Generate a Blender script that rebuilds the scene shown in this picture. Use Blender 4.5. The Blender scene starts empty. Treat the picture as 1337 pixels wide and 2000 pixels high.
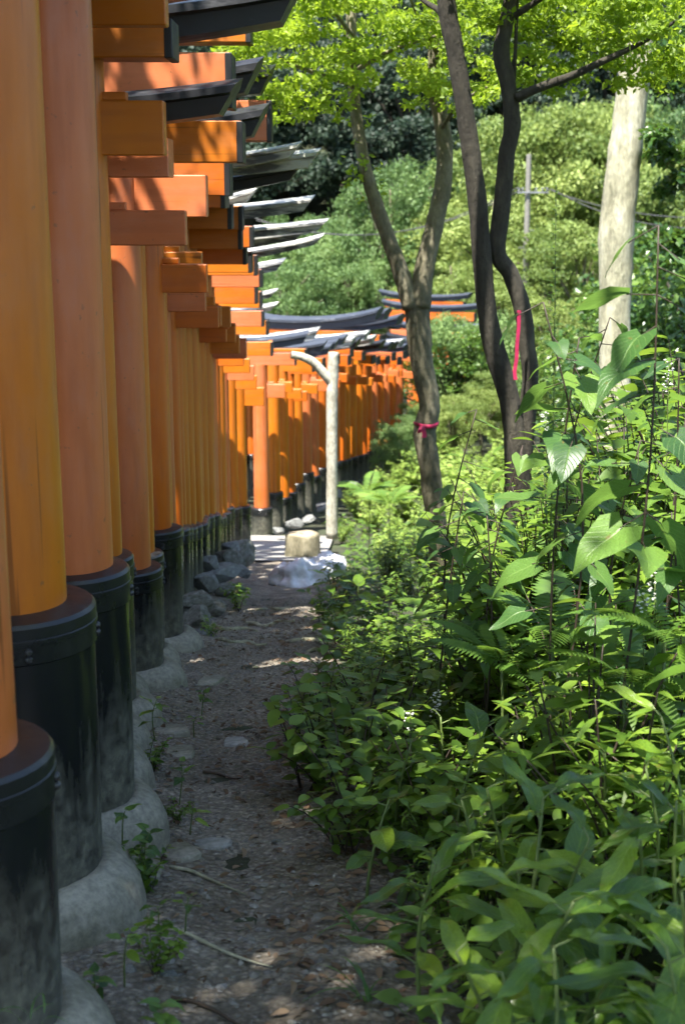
import bpy, math, random
import numpy as np
from mathutils import Vector, Matrix, noise as mnoise

# ---------------------------------------------------------------- camera, world, sun, exposure
S = bpy.context.scene
COL = S.collection
PITCH = math.radians(12.8)
LENS = 50.0
FPX = LENS / 36.0 * 2000.0            # focal length in photograph pixels (1337 x 2000)

cam = bpy.data.cameras.new('camera')
cam.sensor_fit = 'VERTICAL'
cam.sensor_height = 36.0
cam.sensor_width = 24.0
cam.lens = LENS
cam.clip_start = 0.05
cam.clip_end = 2000.0
cam.dof.use_dof = True
cam.dof.focus_distance = 5.6
cam.dof.aperture_fstop = 4.5
camo = bpy.data.objects.new('camera', cam)
COL.objects.link(camo)
camo.location = (0, 0, 0)
camo.rotation_euler = (math.radians(90) - PITCH, 0, 0)
S.camera = camo

SUN_TO = Vector((-0.19, -0.35, 0.91)).normalized()
W = bpy.data.worlds.new('World')
S.world = W
W.use_nodes = True
wn = W.node_tree.nodes
wl = W.node_tree.links
sky = wn.new('ShaderNodeTexSky')
sky.sky_type = 'NISHITA'
sky.sun_disc = False
sky.sun_elevation = math.asin(SUN_TO.z)
sky.sun_rotation = math.atan2(SUN_TO.x, SUN_TO.y)
bg = wn['Background']
bg.inputs['Strength'].default_value = 0.10
wl.new(sky.outputs[0], bg.inputs['Color'])

sun = bpy.data.lights.new('sun', 'SUN')
sun.energy = 5.0
sun.angle = math.radians(0.55)
sun.color = (1.0, 0.95, 0.86)
suno = bpy.data.objects.new('sun', sun)
COL.objects.link(suno)
suno.rotation_euler = SUN_TO.to_track_quat('Z', 'Y').to_euler()

S.view_settings.view_transform = 'Standard'
S.view_settings.look = 'None'
S.view_settings.exposure = 1.95
S.view_settings.gamma = 1.0
S.view_settings.use_curve_mapping = False
S.render.engine = 'CYCLES'
S.cycles.use_denoising = True
S.cycles.use_adaptive_sampling = True
S.cycles.adaptive_threshold = 0.05
S.cycles.max_bounces = 6
S.cycles.diffuse_bounces = 3
S.cycles.glossy_bounces = 3
S.cycles.transmission_bounces = 4
S.cycles.caustics_reflective = False
S.cycles.caustics_refractive = False

rng = random.Random(7)
nr = np.random.RandomState(11)

# ---------------------------------------------------------------- helpers
CP, SP = math.cos(PITCH), math.sin(PITCH)


def at(px, py, Y):
    """the point at forward distance Y that the photograph shows at pixel px, py"""
    u = (px - 668.5) / FPX
    v = (1000.0 - py) / FPX
    d = Vector((u, CP + v * SP, -SP + v * CP))
    return d * (Y / d.y)


def new_obj(name, mesh, mat=None, parent=None):
    o = bpy.data.objects.new(name, mesh)
    COL.objects.link(o)
    if mat is not None and mesh is not None and not mesh.materials:
        mesh.materials.append(mat)
    if parent is not None:
        o.parent = parent
    return o


def empty(name, loc=(0, 0, 0), rz=0.0):
    o = bpy.data.objects.new(name, None)
    COL.objects.link(o)
    o.location = loc
    o.rotation_euler = (0, 0, rz)
    o.empty_display_size = 0.1
    return o


def tag(o, label, cat, group=None, kind=None):
    if label:
        o['label'] = label
    if cat:
        o['category'] = cat
    if group:
        o['group'] = group
    if kind:
        o['kind'] = kind
    return o


def copy_tree(root, loc=None, rz=None, scale=None):
    r = root.copy()
    COL.objects.link(r)
    if loc is not None:
        r.location = loc
    if rz is not None:
        r.rotation_euler = (r.rotation_euler[0], r.rotation_euler[1], rz)
    if scale is not None:
        r.scale = (scale, scale, scale) if isinstance(scale, (int, float)) else scale
    for ch in KIDS.get(root.name, []):
        c = ch.copy()
        COL.objects.link(c)
        c.parent = r
    return r


KIDS = {}


class MB:
    """collects vertices and faces, then links them as one mesh"""

    def __init__(s):
        s.v = []
        s.f = []
        s.uv = None

    def add(s, vs, fs):
        b = len(s.v)
        s.v.extend([tuple(p) for p in vs])
        s.f.extend([tuple(i + b for i in f) for f in fs])

    def box(s, c, size, rot=None):
        hx, hy, hz = size[0] / 2, size[1] / 2, size[2] / 2
        vs = [Vector((x, y, z)) for x in (-hx, hx) for y in (-hy, hy) for z in (-hz, hz)]
        if rot is not None:
            vs = [rot @ p for p in vs]
        vs = [p + Vector(c) for p in vs]
        s.add(vs, [(0, 1, 3, 2), (4, 6, 7, 5), (0, 4, 5, 1), (2, 3, 7, 6), (0, 2, 6, 4), (1, 5, 7, 3)])

    def bevbox(s, x0, x1, y0, y1, z0, z1, b=0.006):
        """box with chamfered edges"""
        vs = []
        for (x, sx) in ((x0, 1), (x1, -1)):
            for (y, sy) in ((y0, 1), (y1, -1)):
                for (z, sz) in ((z0, 1), (z1, -1)):
                    vs += [(x, y + sy * b, z + sz * b), (x + sx * b, y, z + sz * b), (x + sx * b, y + sy * b, z)]
        i = lambda a, c, d, k: ((a * 2 + c) * 2 + d) * 3 + k
        fs = []
        fs.append((i(0, 0, 0, 0), i(0, 0, 1, 0), i(0, 1, 1, 0), i(0, 1, 0, 0)))
        fs.append((i(1, 0, 0, 0), i(1, 1, 0, 0), i(1, 1, 1, 0), i(1, 0, 1, 0)))
        fs.append((i(0, 0, 0, 1), i(1, 0, 0, 1), i(1, 0, 1, 1), i(0, 0, 1, 1)))
        fs.append((i(0, 1, 0, 1), i(0, 1, 1, 1), i(1, 1, 1, 1), i(1, 1, 0, 1)))
        fs.append((i(0, 0, 0, 2), i(0, 1, 0, 2), i(1, 1, 0, 2), i(1, 0, 0, 2)))
        fs.append((i(0, 0, 1, 2), i(1, 0, 1, 2), i(1, 1, 1, 2), i(0, 1, 1, 2)))
        for a in (0, 1):
            for c in (0, 1):
                fs.append((i(a, c, 0, 0), i(a, c, 0, 1), i(a, c, 1, 1), i(a, c, 1, 0)))
                fs.append((i(a, 0, c, 0), i(a, 0, c, 2), i(a, 1, c, 2), i(a, 1, c, 0)))
                fs.append((i(0, a, c, 1), i(0, a, c, 2), i(1, a, c, 2), i(1, a, c, 1)))
                for d in (0, 1):
                    fs.append((i(a, c, d, 0), i(a, c, d, 1), i(a, c, d, 2)))
        s.add(vs, fs)

    def lathe(s, prof, seg=32, c=(0, 0, 0), wob=None):
        vs = []
        for (r, z) in prof:
            for k in range(seg):
                a = 2 * math.pi * k / seg
                rr, zz = (r, z) if wob is None else wob(r, z, a)
                vs.append((c[0] + rr * math.cos(a), c[1] + rr * math.sin(a), c[2] + zz))
        fs = []
        for j in range(len(prof) - 1):
            for k in range(seg):
                k2 = (k + 1) % seg
                fs.append((j * seg + k, j * seg + k2, (j + 1) * seg + k2, (j + 1) * seg + k))
        n = len(prof)
        fs.append(tuple(range(seg))[::-1])
        fs.append(tuple((n - 1) * seg + k for k in range(seg)))
        s.add(vs, fs)

    def tube(s, pts, rad, seg=10, sub=4, bump=0.0, seed=0.0, caps=True):
        P, R = catmull(pts, rad, sub)
        n = len(P)
        vs = []
        up = Vector((0.31, 0.95, 0.05)).normalized()
        for i in range(n):
            t = (P[min(i + 1, n - 1)] - P[max(i - 1, 0)]).normalized()
            x = (up - t * up.dot(t)).normalized()
            y = t.cross(x)
            for k in range(seg):
                a = 2 * math.pi * k / seg
                d = x * math.cos(a) + y * math.sin(a)
                r = R[i]
                if bump:
                    q = P[i] + d * r
                    r *= 1.0 + bump * mnoise.noise(q * (0.9 / max(r, 0.01)) * 0.5 + Vector((seed, 0, 0))) \
                        + bump * 0.6 * mnoise.noise(Vector((a * 1.5, i * 0.35, seed)))
                vs.append(P[i] + d * r)
        fs = []
        for i in range(n - 1):
            for k in range(seg):
                k2 = (k + 1) % seg
                fs.append((i * seg + k, i * seg + k2, (i + 1) * seg + k2, (i + 1) * seg + k))
        if caps:
            fs.append(tuple(range(seg))[::-1])
            fs.append(tuple((n - 1) * seg + k for k in range(seg)))
        s.add(vs, fs)

    def mesh(s, name, smooth=True, angle=None):
        m = bpy.data.meshes.new(name)
        m.from_pydata(s.v, [], s.f)
        m.update()
        if smooth:
            m.polygons.foreach_set('use_smooth', [True] * len(m.polygons))
            if angle is not None:
                try:
                    m.set_sharp_from_angle(angle=math.radians(angle))
                except Exception:
                    pass
        return m

    def build(s, name, mat, parent=None, smooth=True, angle=None):
        return new_obj(name, s.mesh(name, smooth, angle), mat, parent)


def catmull(pts, rad, sub):
    pts = [Vector(p) for p in pts]
    P, R = [], []
    n = len(pts)
    for i in range(n - 1):
        p0 = pts[max(i - 1, 0)]
        p1, p2 = pts[i], pts[i + 1]
        p3 = pts[min(i + 2, n - 1)]
        for k in range(sub):
            t = k / sub
            P.append(0.5 * ((2 * p1) + (p2 - p0) * t + (2 * p0 - 5 * p1 + 4 * p2 - p3) * t * t
                            + (3 * p1 - p0 - 3 * p2 + p3) * t ** 3))
            R.append(rad[i] * (1 - t) + rad[i + 1] * t)
    P.append(pts[-1])
    R.append(rad[-1])
    return P, R


def np_mesh(name, verts, faces, tint=None, uv=None, smooth=True):
    """verts (n,3), faces (m,k) arrays -> mesh; tint is per-vertex, uv per-vertex"""
    m = bpy.data.meshes.new(name)
    n, (nf, k) = len(verts), faces.shape
    m.vertices.add(n)
    m.vertices.foreach_set('co', np.asarray(verts, np.float32).ravel())
    m.loops.add(nf * k)
    m.loops.foreach_set('vertex_index', faces.astype(np.int32).ravel())
    m.polygons.add(nf)
    m.polygons.foreach_set('loop_start', np.arange(0, nf * k, k, dtype=np.int32))
    m.polygons.foreach_set('loop_total', np.full(nf, k, np.int32))
    m.polygons.foreach_set('use_smooth', np.full(nf, smooth))
    m.update(calc_edges=True)
    if tint is not None:
        a = m.attributes.new('tint', 'FLOAT', 'POINT')
        a.data.foreach_set('value', np.asarray(tint, np.float32))
    if uv is not None:
        l = m.uv_layers.new(name='UVMap')
        l.data.foreach_set('uv', np.asarray(uv, np.float32)[faces.ravel()].ravel())
    return m


# ---------------------------------------------------------------- materials
def mat_new(name):
    m = bpy.data.materials.new(name)
    m.use_nodes = True
    nt = m.node_tree
    for n in list(nt.nodes):
        nt.nodes.remove(n)
    return m, nt.nodes, nt.links


def N(nodes, kind, **kw):
    n = nodes.new('ShaderNode' + kind)
    for k, v in kw.items():
        if k in n.inputs:
            n.inputs[k].default_value = v
        else:
            setattr(n, k, v)
    return n


def ramp(nodes, stops):
    r = nodes.new('ShaderNodeValToRGB')
    e = r.color_ramp.elements
    while len(e) < len(stops):
        e.new(0.5)
    for i, (p, c) in enumerate(stops):
        e[i].position = p
        e[i].color = c if len(c) == 4 else (*c, 1)
    return r


def mixc(nodes, links, fac, a, b):
    m = nodes.new('ShaderNodeMix')
    m.data_type = 'RGBA'
    for sock, val in ((m.inputs[0], fac), (m.inputs[6], a), (m.inputs[7], b)):
        if hasattr(val, 'links'):
            links.new(val, sock)
        elif isinstance(val, (tuple, list)):
            sock.default_value = (*val, 1) if len(val) == 3 else val
        else:
            sock.default_value = val
    return m.outputs[2]


def finish(nodes, links, bsdf):
    o = nodes.new('ShaderNodeOutputMaterial')
    links.new(bsdf.outputs[0], o.inputs[0])


def coords(nodes, links, scale=(1, 1, 1)):
    t = nodes.new('ShaderNodeTexCoord')
    mp = nodes.new('ShaderNodeMapping')
    mp.inputs['Scale'].default_value = scale
    links.new(t.outputs['Object'], mp.inputs[0])
    return mp.outputs[0]


def noise_n(nodes, links, vec, scale, detail=4, rough=0.55):
    n = N(nodes, 'TexNoise', Scale=scale, Detail=detail, Roughness=rough)
    links.new(vec, n.inputs['Vector'])
    return n.outputs['Fac']


def bump_to(nodes, links, bsdf, h, strength, dist):
    b = N(nodes, 'Bump', Strength=strength, Distance=dist)
    links.new(h, b.inputs['Height'])
    links.new(b.outputs[0], bsdf.inputs['Normal'])


def paint_mat(name, c1, c2, rough=0.34, chip=0.0, streak=(7, 7, 0.8), crack=(38, 38, 0.9)):
    m, nd, lk = mat_new(name)
    v = coords(nd, lk, (1, 1, 1))
    vs = coords(nd, lk, streak)
    n1 = noise_n(nd, lk, v, 2.2, 5)
    n2 = noise_n(nd, lk, vs, 2.5, 5)
    r1 = ramp(nd, [(0.3, (0, 0, 0)), (0.72, (1, 1, 1))])
    lk.new(n1, r1.inputs[0])
    base = mixc(nd, lk, r1.outputs[0], c1, c2)
    r2 = ramp(nd, [(0.45, (0, 0, 0)), (0.8, (0.55, 0.55, 0.55))])
    lk.new(n2, r2.inputs[0])
    base = mixc(nd, lk, r2.outputs[0], base, tuple(x * 0.62 for x in c1))
    n3 = noise_n(nd, lk, v, 34, 3)
    r3 = ramp(nd, [(0.70 - chip, (0, 0, 0)), (0.76 - chip, (0.7, 0.7, 0.7))])
    lk.new(n3, r3.inputs[0])
    base = mixc(nd, lk, r3.outputs[0], base, (0.20, 0.085, 0.035))
    vc = coords(nd, lk, crack)
    n6 = noise_n(nd, lk, vc, 1.0, 2, 0.4)
    r6 = ramp(nd, [(0.645, (0, 0, 0)), (0.69, (0.8, 0.8, 0.8))])
    lk.new(n6, r6.inputs[0])
    base = mixc(nd, lk, r6.outputs[0], base, tuple(x * 0.38 for x in c1))
    vg = coords(nd, lk, tuple(min(5, x * .7 + 1) for x in streak))
    n7 = noise_n(nd, lk, vg, 1.3, 6, 0.7)
    r7 = ramp(nd, [(0.50, (0, 0, 0)), (0.78, (0.42, 0.42, 0.42))])
    lk.new(n7, r7.inputs[0])
    base = mixc(nd, lk, r7.outputs[0], base, (c2[0] * .85, c2[1] * 1.25, c2[2] + .09))
    b = N(nd, 'BsdfPrincipled', Roughness=rough)
    lk.new(base, b.inputs['Base Color'])
    rr = ramp(nd, [(0.3, (rough - 0.08,) * 3), (0.8, (rough + 0.22,) * 3)])
    lk.new(n2, rr.inputs[0])
    lk.new(rr.outputs[0], b.inputs['Roughness'])
    n4 = noise_n(nd, lk, v, 9, 6, 0.6)
    bump_to(nd, lk, b, n4, 0.25, 0.004)
    finish(nd, lk, b)
    return m


def black_mat(name, base=(0.010, 0.011, 0.012), worn=(0.12, 0.12, 0.10), amount=0.5, mud=None, rough=0.3, tex=(1, 1, 1)):
    """black lacquer with worn patches; mud: (height, colour) splashed dirt rising from the foot"""
    m, nd, lk = mat_new(name)
    v = coords(nd, lk)
    vs = coords(nd, lk, (9, 9, 1.2))
    vt = coords(nd, lk, tex)
    n1 = noise_n(nd, lk, vs, 2.0, 6, 0.62)
    n2 = noise_n(nd, lk, vt, 6.5, 6, 0.65)
    r1 = ramp(nd, [(amount, (0, 0, 0)), (amount + 0.16, (1, 1, 1))])
    lk.new(n2, r1.inputs[0])
    col = mixc(nd, lk, r1.outputs[0], base, worn)
    rough_s = None
    if mud is not None:
        h, mc = mud
        sx = nd.new('ShaderNodeSeparateXYZ')
        lk.new(v, sx.inputs[0])
        mr = N(nd, 'MapRange')
        mr.inputs['From Min'].default_value = 0.0
        mr.inputs['From Max'].default_value = h
        mr.inputs['To Min'].default_value = 1.0
        mr.inputs['To Max'].default_value = 0.0
        lk.new(sx.outputs['Z'], mr.inputs['Value'])
        ad = N(nd, 'Math', operation='MULTIPLY_ADD')
        lk.new(n1, ad.inputs[0])
        ad.inputs[1].default_value = 1.3
        ad.inputs[2].default_value = -0.65
        ad2 = N(nd, 'Math', operation='ADD')
        lk.new(mr.outputs[0], ad2.inputs[0])
        lk.new(ad.outputs[0], ad2.inputs[1])
        r2 = ramp(nd, [(0.38, (0, 0, 0)), (0.95, (0.85, 0.85, 0.85))])
        lk.new(ad2.outputs[0], r2.inputs[0])
        n5 = noise_n(nd, lk, v, 26, 5, 0.7)
        r5 = ramp(nd, [(0.36, (0.25, 0.25, 0.25)), (0.62, (1, 1, 1))])
        lk.new(n5, r5.inputs[0])
        mm = N(nd, 'Math', operation='MULTIPLY')
        lk.new(r2.outputs[0], mm.inputs[0])
        lk.new(r5.outputs[0], mm.inputs[1])
        col = mixc(nd, lk, mm.outputs[0], col, mc)
        rough_s = mm.outputs[0]
    b = N(nd, 'BsdfPrincipled', Roughness=rough)
    lk.new(col, b.inputs['Base Color'])
    if rough_s is not None:
        rr = ramp(nd, [(0.0, (rough,) * 3), (0.5, (0.8,) * 3)])
        lk.new(rough_s, rr.inputs[0])
        lk.new(rr.outputs[0], b.inputs['Roughness'])
    else:
        rr = ramp(nd, [(0.3, (rough,) * 3), (0.7, (rough + 0.3,) * 3)])
        lk.new(n2, rr.inputs[0])
        lk.new(rr.outputs[0], b.inputs['Roughness'])
    bump_to(nd, lk, b, n2, 0.2, 0.004)
    finish(nd, lk, b)
    return m


def leaf_mat(name, dark, mid, light, trans=0.35, rough=0.42, veins=True):
    m, nd, lk = mat_new(name)
    at_ = N(nd, 'Attribute', attribute_name='tint')
    oi = nd.new('ShaderNodeObjectInfo')
    ma = N(nd, 'Math', operation='MULTIPLY_ADD')
    lk.new(at_.outputs['Fac'], ma.inputs[0])
    ma.inputs[1].default_value = 0.62
    mb = N(nd, 'Math', operation='MULTIPLY')
    lk.new(oi.outputs['Random'], mb.inputs[0])
    mb.inputs[1].default_value = 0.38
    lk.new(mb.outputs[0], ma.inputs[2])
    r = ramp(nd, [(0.1, dark), (0.5, mid), (0.92, light)])
    lk.new(ma.outputs[0], r.inputs[0])
    col = r.outputs[0]
    b = N(nd, 'BsdfPrincipled', Roughness=rough)
    if veins:
        uv = N(nd, 'UVMap')
        sx = nd.new('ShaderNodeSeparateXYZ')
        lk.new(uv.outputs[0], sx.inputs[0])
        ab = N(nd, 'Math', operation='ABSOLUTE')
        lk.new(sx.outputs['X'], ab.inputs[0])
        rm = ramp(nd, [(0.0, (1, 1, 1)), (0.07, (0, 0, 0))])
        lk.new(ab.outputs[0], rm.inputs[0])
        # side veins: bands that slant towards the tip
        sl = N(nd, 'Math', operation='MULTIPLY_ADD')
        lk.new(ab.outputs[0], sl.inputs[0])
        sl.inputs[1].default_value = -0.28
        lk.new(sx.outputs['Y'], sl.inputs[2])
        fr = N(nd, 'Math', operation='MULTIPLY')
        lk.new(sl.outputs[0], fr.inputs[0])
        fr.inputs[1].default_value = 9.0
        fc = N(nd, 'Math', operation='FRACT')
        lk.new(fr.outputs[0], fc.inputs[0])
        rv = ramp(nd, [(0.0, (0.5, 0.5, 0.5)), (0.12, (0, 0, 0)), (0.9, (0, 0, 0)), (1.0, (0.5, 0.5, 0.5))])
        lk.new(fc.outputs[0], rv.inputs[0])
        mx = N(nd, 'Math', operation='MAXIMUM')
        lk.new(rm.outputs[0], mx.inputs[0])
        lk.new(rv.outputs[0], mx.inputs[1])
        fm = N(nd, 'Math', operation='MULTIPLY')
        lk.new(mx.outputs[0], fm.inputs[0])
        fm.inputs[1].default_value = 0.5
        col = mixc(nd, lk, fm.outputs[0], col, tuple(min(1, x * 1.35 + 0.03) for x in light))
        v = coords(nd, lk)
        nz = noise_n(nd, lk, v, 40, 3)
        rz = ramp(nd, [(0.35, (0.72, 0.72, 0.72)), (0.65, (1.12, 1.12, 1.12))])
        lk.new(nz, rz.inputs[0])
        mu = nd.new('ShaderNodeMix')
        mu.data_type = 'RGBA'
        mu.blend_type = 'MULTIPLY'
        mu.inputs[0].default_value = 1.0
        lk.new(col, mu.inputs[6])
        lk.new(rz.outputs[0], mu.inputs[7])
        col = mu.outputs[2]
        oi2 = nd.new('ShaderNodeObjectInfo')
        va = N(nd, 'VectorMath', operation='ADD')
        lk.new(v, va.inputs[0])
        lk.new(oi2.outputs['Location'], va.inputs[1])
        ns = noise_n(nd, lk, va.outputs[0], 5.0, 5, 0.7)
        rs_ = ramp(nd, [(0.63, (0, 0, 0)), (0.69, (0.75, 0.75, 0.75))])
        lk.new(ns, rs_.inputs[0])
        col = mixc(nd, lk, rs_.outputs[0], col, (0.16, 0.105, 0.03))
        inv = N(nd, 'Math', operation='MULTIPLY')
        lk.new(mx.outputs[0], inv.inputs[0])
        inv.inputs[1].default_value = -1.0
        bump_to(nd, lk, b, inv.outputs[0], 0.5, 0.003)
    lk.new(col, b.inputs['Base Color'])
    t = nd.new('ShaderNodeBsdfTranslucent')
    tc = mixc(nd, lk, 0.5, col, tuple(min(1, x * 1.5) for x in light))
    lk.new(tc, t.inputs['Color'])
    ms = N(nd, 'MixShader')
    ms.inputs[0].default_value = trans
    lk.new(b.outputs[0], ms.inputs[1])
    lk.new(t.outputs[0], ms.inputs[2])
    finish(nd, lk, ms)
    return m


def rough_mat(name, c1, c2, c3, scale=3.0, fine=30.0, rough=0.9, bump=0.5, dist=0.02, stretch=(1, 1, 1), p=(0.35, 0.55, 0.7)):
    m, nd, lk = mat_new(name)
    v = coords(nd, lk, stretch)
    n1 = noise_n(nd, lk, v, scale, 6, 0.6)
    n2 = noise_n(nd, lk, v, fine, 6, 0.7)
    r = ramp(nd, [(p[0], c1), (p[1], c2), (p[2], c3)])
    lk.new(n1, r.inputs[0])
    rf = ramp(nd, [(0.3, (0.55, 0.55, 0.55)), (0.7, (1.25, 1.25, 1.25))])
    lk.new(n2, rf.inputs[0])
    mu = nd.new('ShaderNodeMix')
    mu.data_type = 'RGBA'
    mu.blend_type = 'MULTIPLY'
    mu.inputs[0].default_value = 1.0
    lk.new(r.outputs[0], mu.inputs[6])
    lk.new(rf.outputs[0], mu.inputs[7])
    b = N(nd, 'BsdfPrincipled', Roughness=rough)
    lk.new(mu.outputs[2], b.inputs['Base Color'])
    ad = N(nd, 'Math', operation='ADD')
    lk.new(n1, ad.inputs[0])
    lk.new(n2, ad.inputs[1])
    bump_to(nd, lk, b, ad.outputs[0], bump, dist)
    finish(nd, lk, b)
    return m


def plain_mat(name, c, rough=0.6, trans=0.0):
    m, nd, lk = mat_new(name)
    v = coords(nd, lk)
    n1 = noise_n(nd, lk, v, 18, 4)
    r = ramp(nd, [(0.3, tuple(x * 0.75 for x in c)), (0.7, tuple(min(1, x * 1.15) for x in c))])
    lk.new(n1, r.inputs[0])
    b = N(nd, 'BsdfPrincipled', Roughness=rough)
    lk.new(r.outputs[0], b.inputs['Base Color'])
    if trans:
        t = nd.new('ShaderNodeBsdfTranslucent')
        lk.new(r.outputs[0], t.inputs['Color'])
        ms = N(nd, 'MixShader')
        ms.inputs[0].default_value = trans
        lk.new(b.outputs[0], ms.inputs[1])
        lk.new(t.outputs[0], ms.inputs[2])
        finish(nd, lk, ms)
    else:
        finish(nd, lk, b)
    return m


M = {}
M['orange'] = paint_mat('vermilion_paint', (0.50, 0.128, 0.006), (0.58, 0.165, 0.008), 0.36)
M['pink'] = paint_mat('faded_vermilion_paint', (0.50, 0.118, 0.020), (0.57, 0.165, 0.055), 0.40, 0.04)
M['deep'] = paint_mat('deep_vermilion_paint', (0.50, 0.100, 0.006), (0.58, 0.14, 0.010), 0.36)
BEAM = dict(streak=(0.8, 7, 7), crack=(0.9, 38, 38))
M['orange_beam'] = paint_mat('vermilion_beam_paint', (0.46, 0.122, 0.006), (0.55, 0.165, 0.008), 0.40, **BEAM)
M['pink_beam'] = paint_mat('faded_beam_paint', (0.50, 0.125, 0.028), (0.58, 0.18, 0.075), 0.42, 0.03, **BEAM)
M['deep_beam'] = paint_mat('deep_beam_paint', (0.45, 0.095, 0.006), (0.54, 0.135, 0.010), 0.40, **BEAM)
PAINTS = ['orange', 'pink', 'deep']
M['sleeve'] = black_mat('black_sleeve', amount=0.66, mud=(0.75, (0.16, 0.155, 0.11)), rough=0.22)
M['collar'] = black_mat('black_collar', worn=(0.06, 0.06, 0.06), amount=0.62, rough=0.2)
M['roof_black'] = black_mat('black_roof_paint', base=(0.012, 0.013, 0.016), worn=(0.09, 0.09, 0.10), amount=0.60, rough=0.33, tex=(0.5, 2, 2))
M['roof_grey'] = black_mat('weathered_roof_paint', base=(0.10, 0.105, 0.115), worn=(0.55, 0.54, 0.50), amount=0.42, rough=0.42, tex=(0.5, 2.5, 2.5))  # sun glare on the black roofs painted in as grey, with wear
M['roof_slate'] = black_mat('slate_roof_paint', base=(0.035, 0.042, 0.058), worn=(0.16, 0.17, 0.19), amount=0.58, rough=0.4, tex=(0.5, 2.5, 2.5))
M['cap'] = black_mat('black_end_paint', amount=0.7, rough=0.4)
M['concrete'] = rough_mat('pedestal_concrete', (0.135, 0.128, 0.085), (0.25, 0.235, 0.185), (0.32, 0.30, 0.245), 3, 45, 0.8, 0.25, 0.005)
M['bolt'] = plain_mat('bolt_steel', (0.03, 0.03, 0.03), 0.35)


def ground_material():
    m, nd, lk = mat_new('path_soil')
    v = coords(nd, lk)
    n0 = noise_n(nd, lk, v, 1.1, 5, 0.6)
    n1 = noise_n(nd, lk, v, 5.0, 6, 0.65)
    n2 = noise_n(nd, lk, v, 60, 6, 0.75)
    vo = N(nd, 'TexVoronoi', Scale=46.0)
    lk.new(v, vo.inputs['Vector'])
    r = ramp(nd, [(0.30, (0.115, 0.094, 0.070)), (0.50, (0.27, 0.235, 0.188)), (0.68, (0.50, 0.46, 0.40))])
    mixn = N(nd, 'Math', operation='MULTIPLY_ADD')
    lk.new(n0, mixn.inputs[0])
    mixn.inputs[1].default_value = 0.55
    mh = N(nd, 'Math', operation='MULTIPLY')
    lk.new(n1, mh.inputs[0])
    mh.inputs[1].default_value = 0.45
    lk.new(mh.outputs[0], mixn.inputs[2])
    lk.new(mixn.outputs[0], r.inputs[0])
    rv = ramp(nd, [(0.0, (1.5, 1.45, 1.4)), (0.28, (1, 1, 1)), (0.6, (0.55, 0.53, 0.5))])
    lk.new(vo.outputs['Distance'], rv.inputs[0])
    mu = nd.new('ShaderNodeMix')
    mu.data_type = 'RGBA'
    mu.blend_type = 'MULTIPLY'
    mu.inputs[0].default_value = 0.8
    lk.new(r.outputs[0], mu.inputs[6])
    lk.new(rv.outputs[0], mu.inputs[7])
    rf = ramp(nd, [(0.3, (0.5, 0.5, 0.5)), (0.7, (1.4, 1.38, 1.34))])
    lk.new(n2, rf.inputs[0])
    mu2 = nd.new('ShaderNodeMix')
    mu2.data_type = 'RGBA'
    mu2.blend_type = 'MULTIPLY'
    mu2.inputs[0].default_value = 1.0
    lk.new(mu.outputs[2], mu2.inputs[6])
    lk.new(rf.outputs[0], mu2.inputs[7])
    b = N(nd, 'BsdfPrincipled', Roughness=0.93)
    lk.new(mu2.outputs[2], b.inputs['Base Color'])
    ad = N(nd, 'Math', operation='ADD')
    lk.new(n1, ad.inputs[0])
    lk.new(n2, ad.inputs[1])
    sb = N(nd, 'Math', operation='SUBTRACT')
    lk.new(ad.outputs[0], sb.inputs[0])
    lk.new(vo.outputs['Distance'], sb.inputs[1])
    bump_to(nd, lk, b, sb.outputs[0], 0.9, 0.02)
    finish(nd, lk, b)
    return m


M['path'] = ground_material()
M['soil'] = rough_mat('forest_soil', (0.030, 0.030, 0.014), (0.036, 0.046, 0.020), (0.045, 0.062, 0.024), 2.0, 30, 0.95, 0.7, 0.03)
M['slab'] = rough_mat('pale_paving', (0.22, 0.21, 0.19), (0.30, 0.295, 0.275), (0.36, 0.355, 0.34), 2.0, 30, 0.9, 0.3, 0.006)
M['rock'] = rough_mat('mossy_rock', (0.10, 0.105, 0.075), (0.21, 0.205, 0.175), (0.31, 0.305, 0.28), 4, 30, 0.9, 0.6, 0.02)
M['rock_pale'] = rough_mat('pale_rock', (0.12, 0.125, 0.115), (0.20, 0.205, 0.195), (0.28, 0.28, 0.265), 4, 30, 0.85, 0.5, 0.02)
M['pebble'] = rough_mat('pebbles', (0.10, 0.09, 0.078), (0.20, 0.185, 0.16), (0.33, 0.315, 0.29), 14, 60, 0.9, 0.3, 0.004)
M['litter'] = leaf_mat('dry_leaf', (0.055, 0.03, 0.016), (0.13, 0.078, 0.042), (0.26, 0.19, 0.12), 0.15, 0.8, False)
M['bark'] = rough_mat('olive_bark', (0.10, 0.09, 0.052), (0.185, 0.165, 0.105), (0.27, 0.245, 0.17), 6, 45, 0.9, 0.8, 0.02, (1, 1, 0.45))
M['bark_dark'] = rough_mat('dark_bark', (0.022, 0.018, 0.012), (0.042, 0.036, 0.025), (0.075, 0.066, 0.047), 6, 45, 0.92, 0.9, 0.02, (1, 1, 0.4))
M['bark_pale'] = rough_mat('pale_bark', (0.20, 0.19, 0.12), (0.40, 0.38, 0.26), (0.50, 0.48, 0.35), 4, 30, 0.85, 0.7, 0.025, (1, 1, 0.35))
M['bark_white'] = rough_mat('bleached_bark', (0.30, 0.285, 0.22), (0.46, 0.44, 0.36), (0.56, 0.55, 0.46), 5, 40, 0.85, 0.5, 0.012, (1, 1, 0.5))
M['cut'] = rough_mat('cut_wood', (0.24, 0.19, 0.12), (0.36, 0.30, 0.20), (0.44, 0.38, 0.27), 9, 60, 0.85, 0.3, 0.006)
M['twig'] = plain_mat('twig_bark', (0.06, 0.04, 0.025), 0.85)
M['stem'] = plain_mat('green_stem', (0.09, 0.13, 0.03), 0.55)
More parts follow.
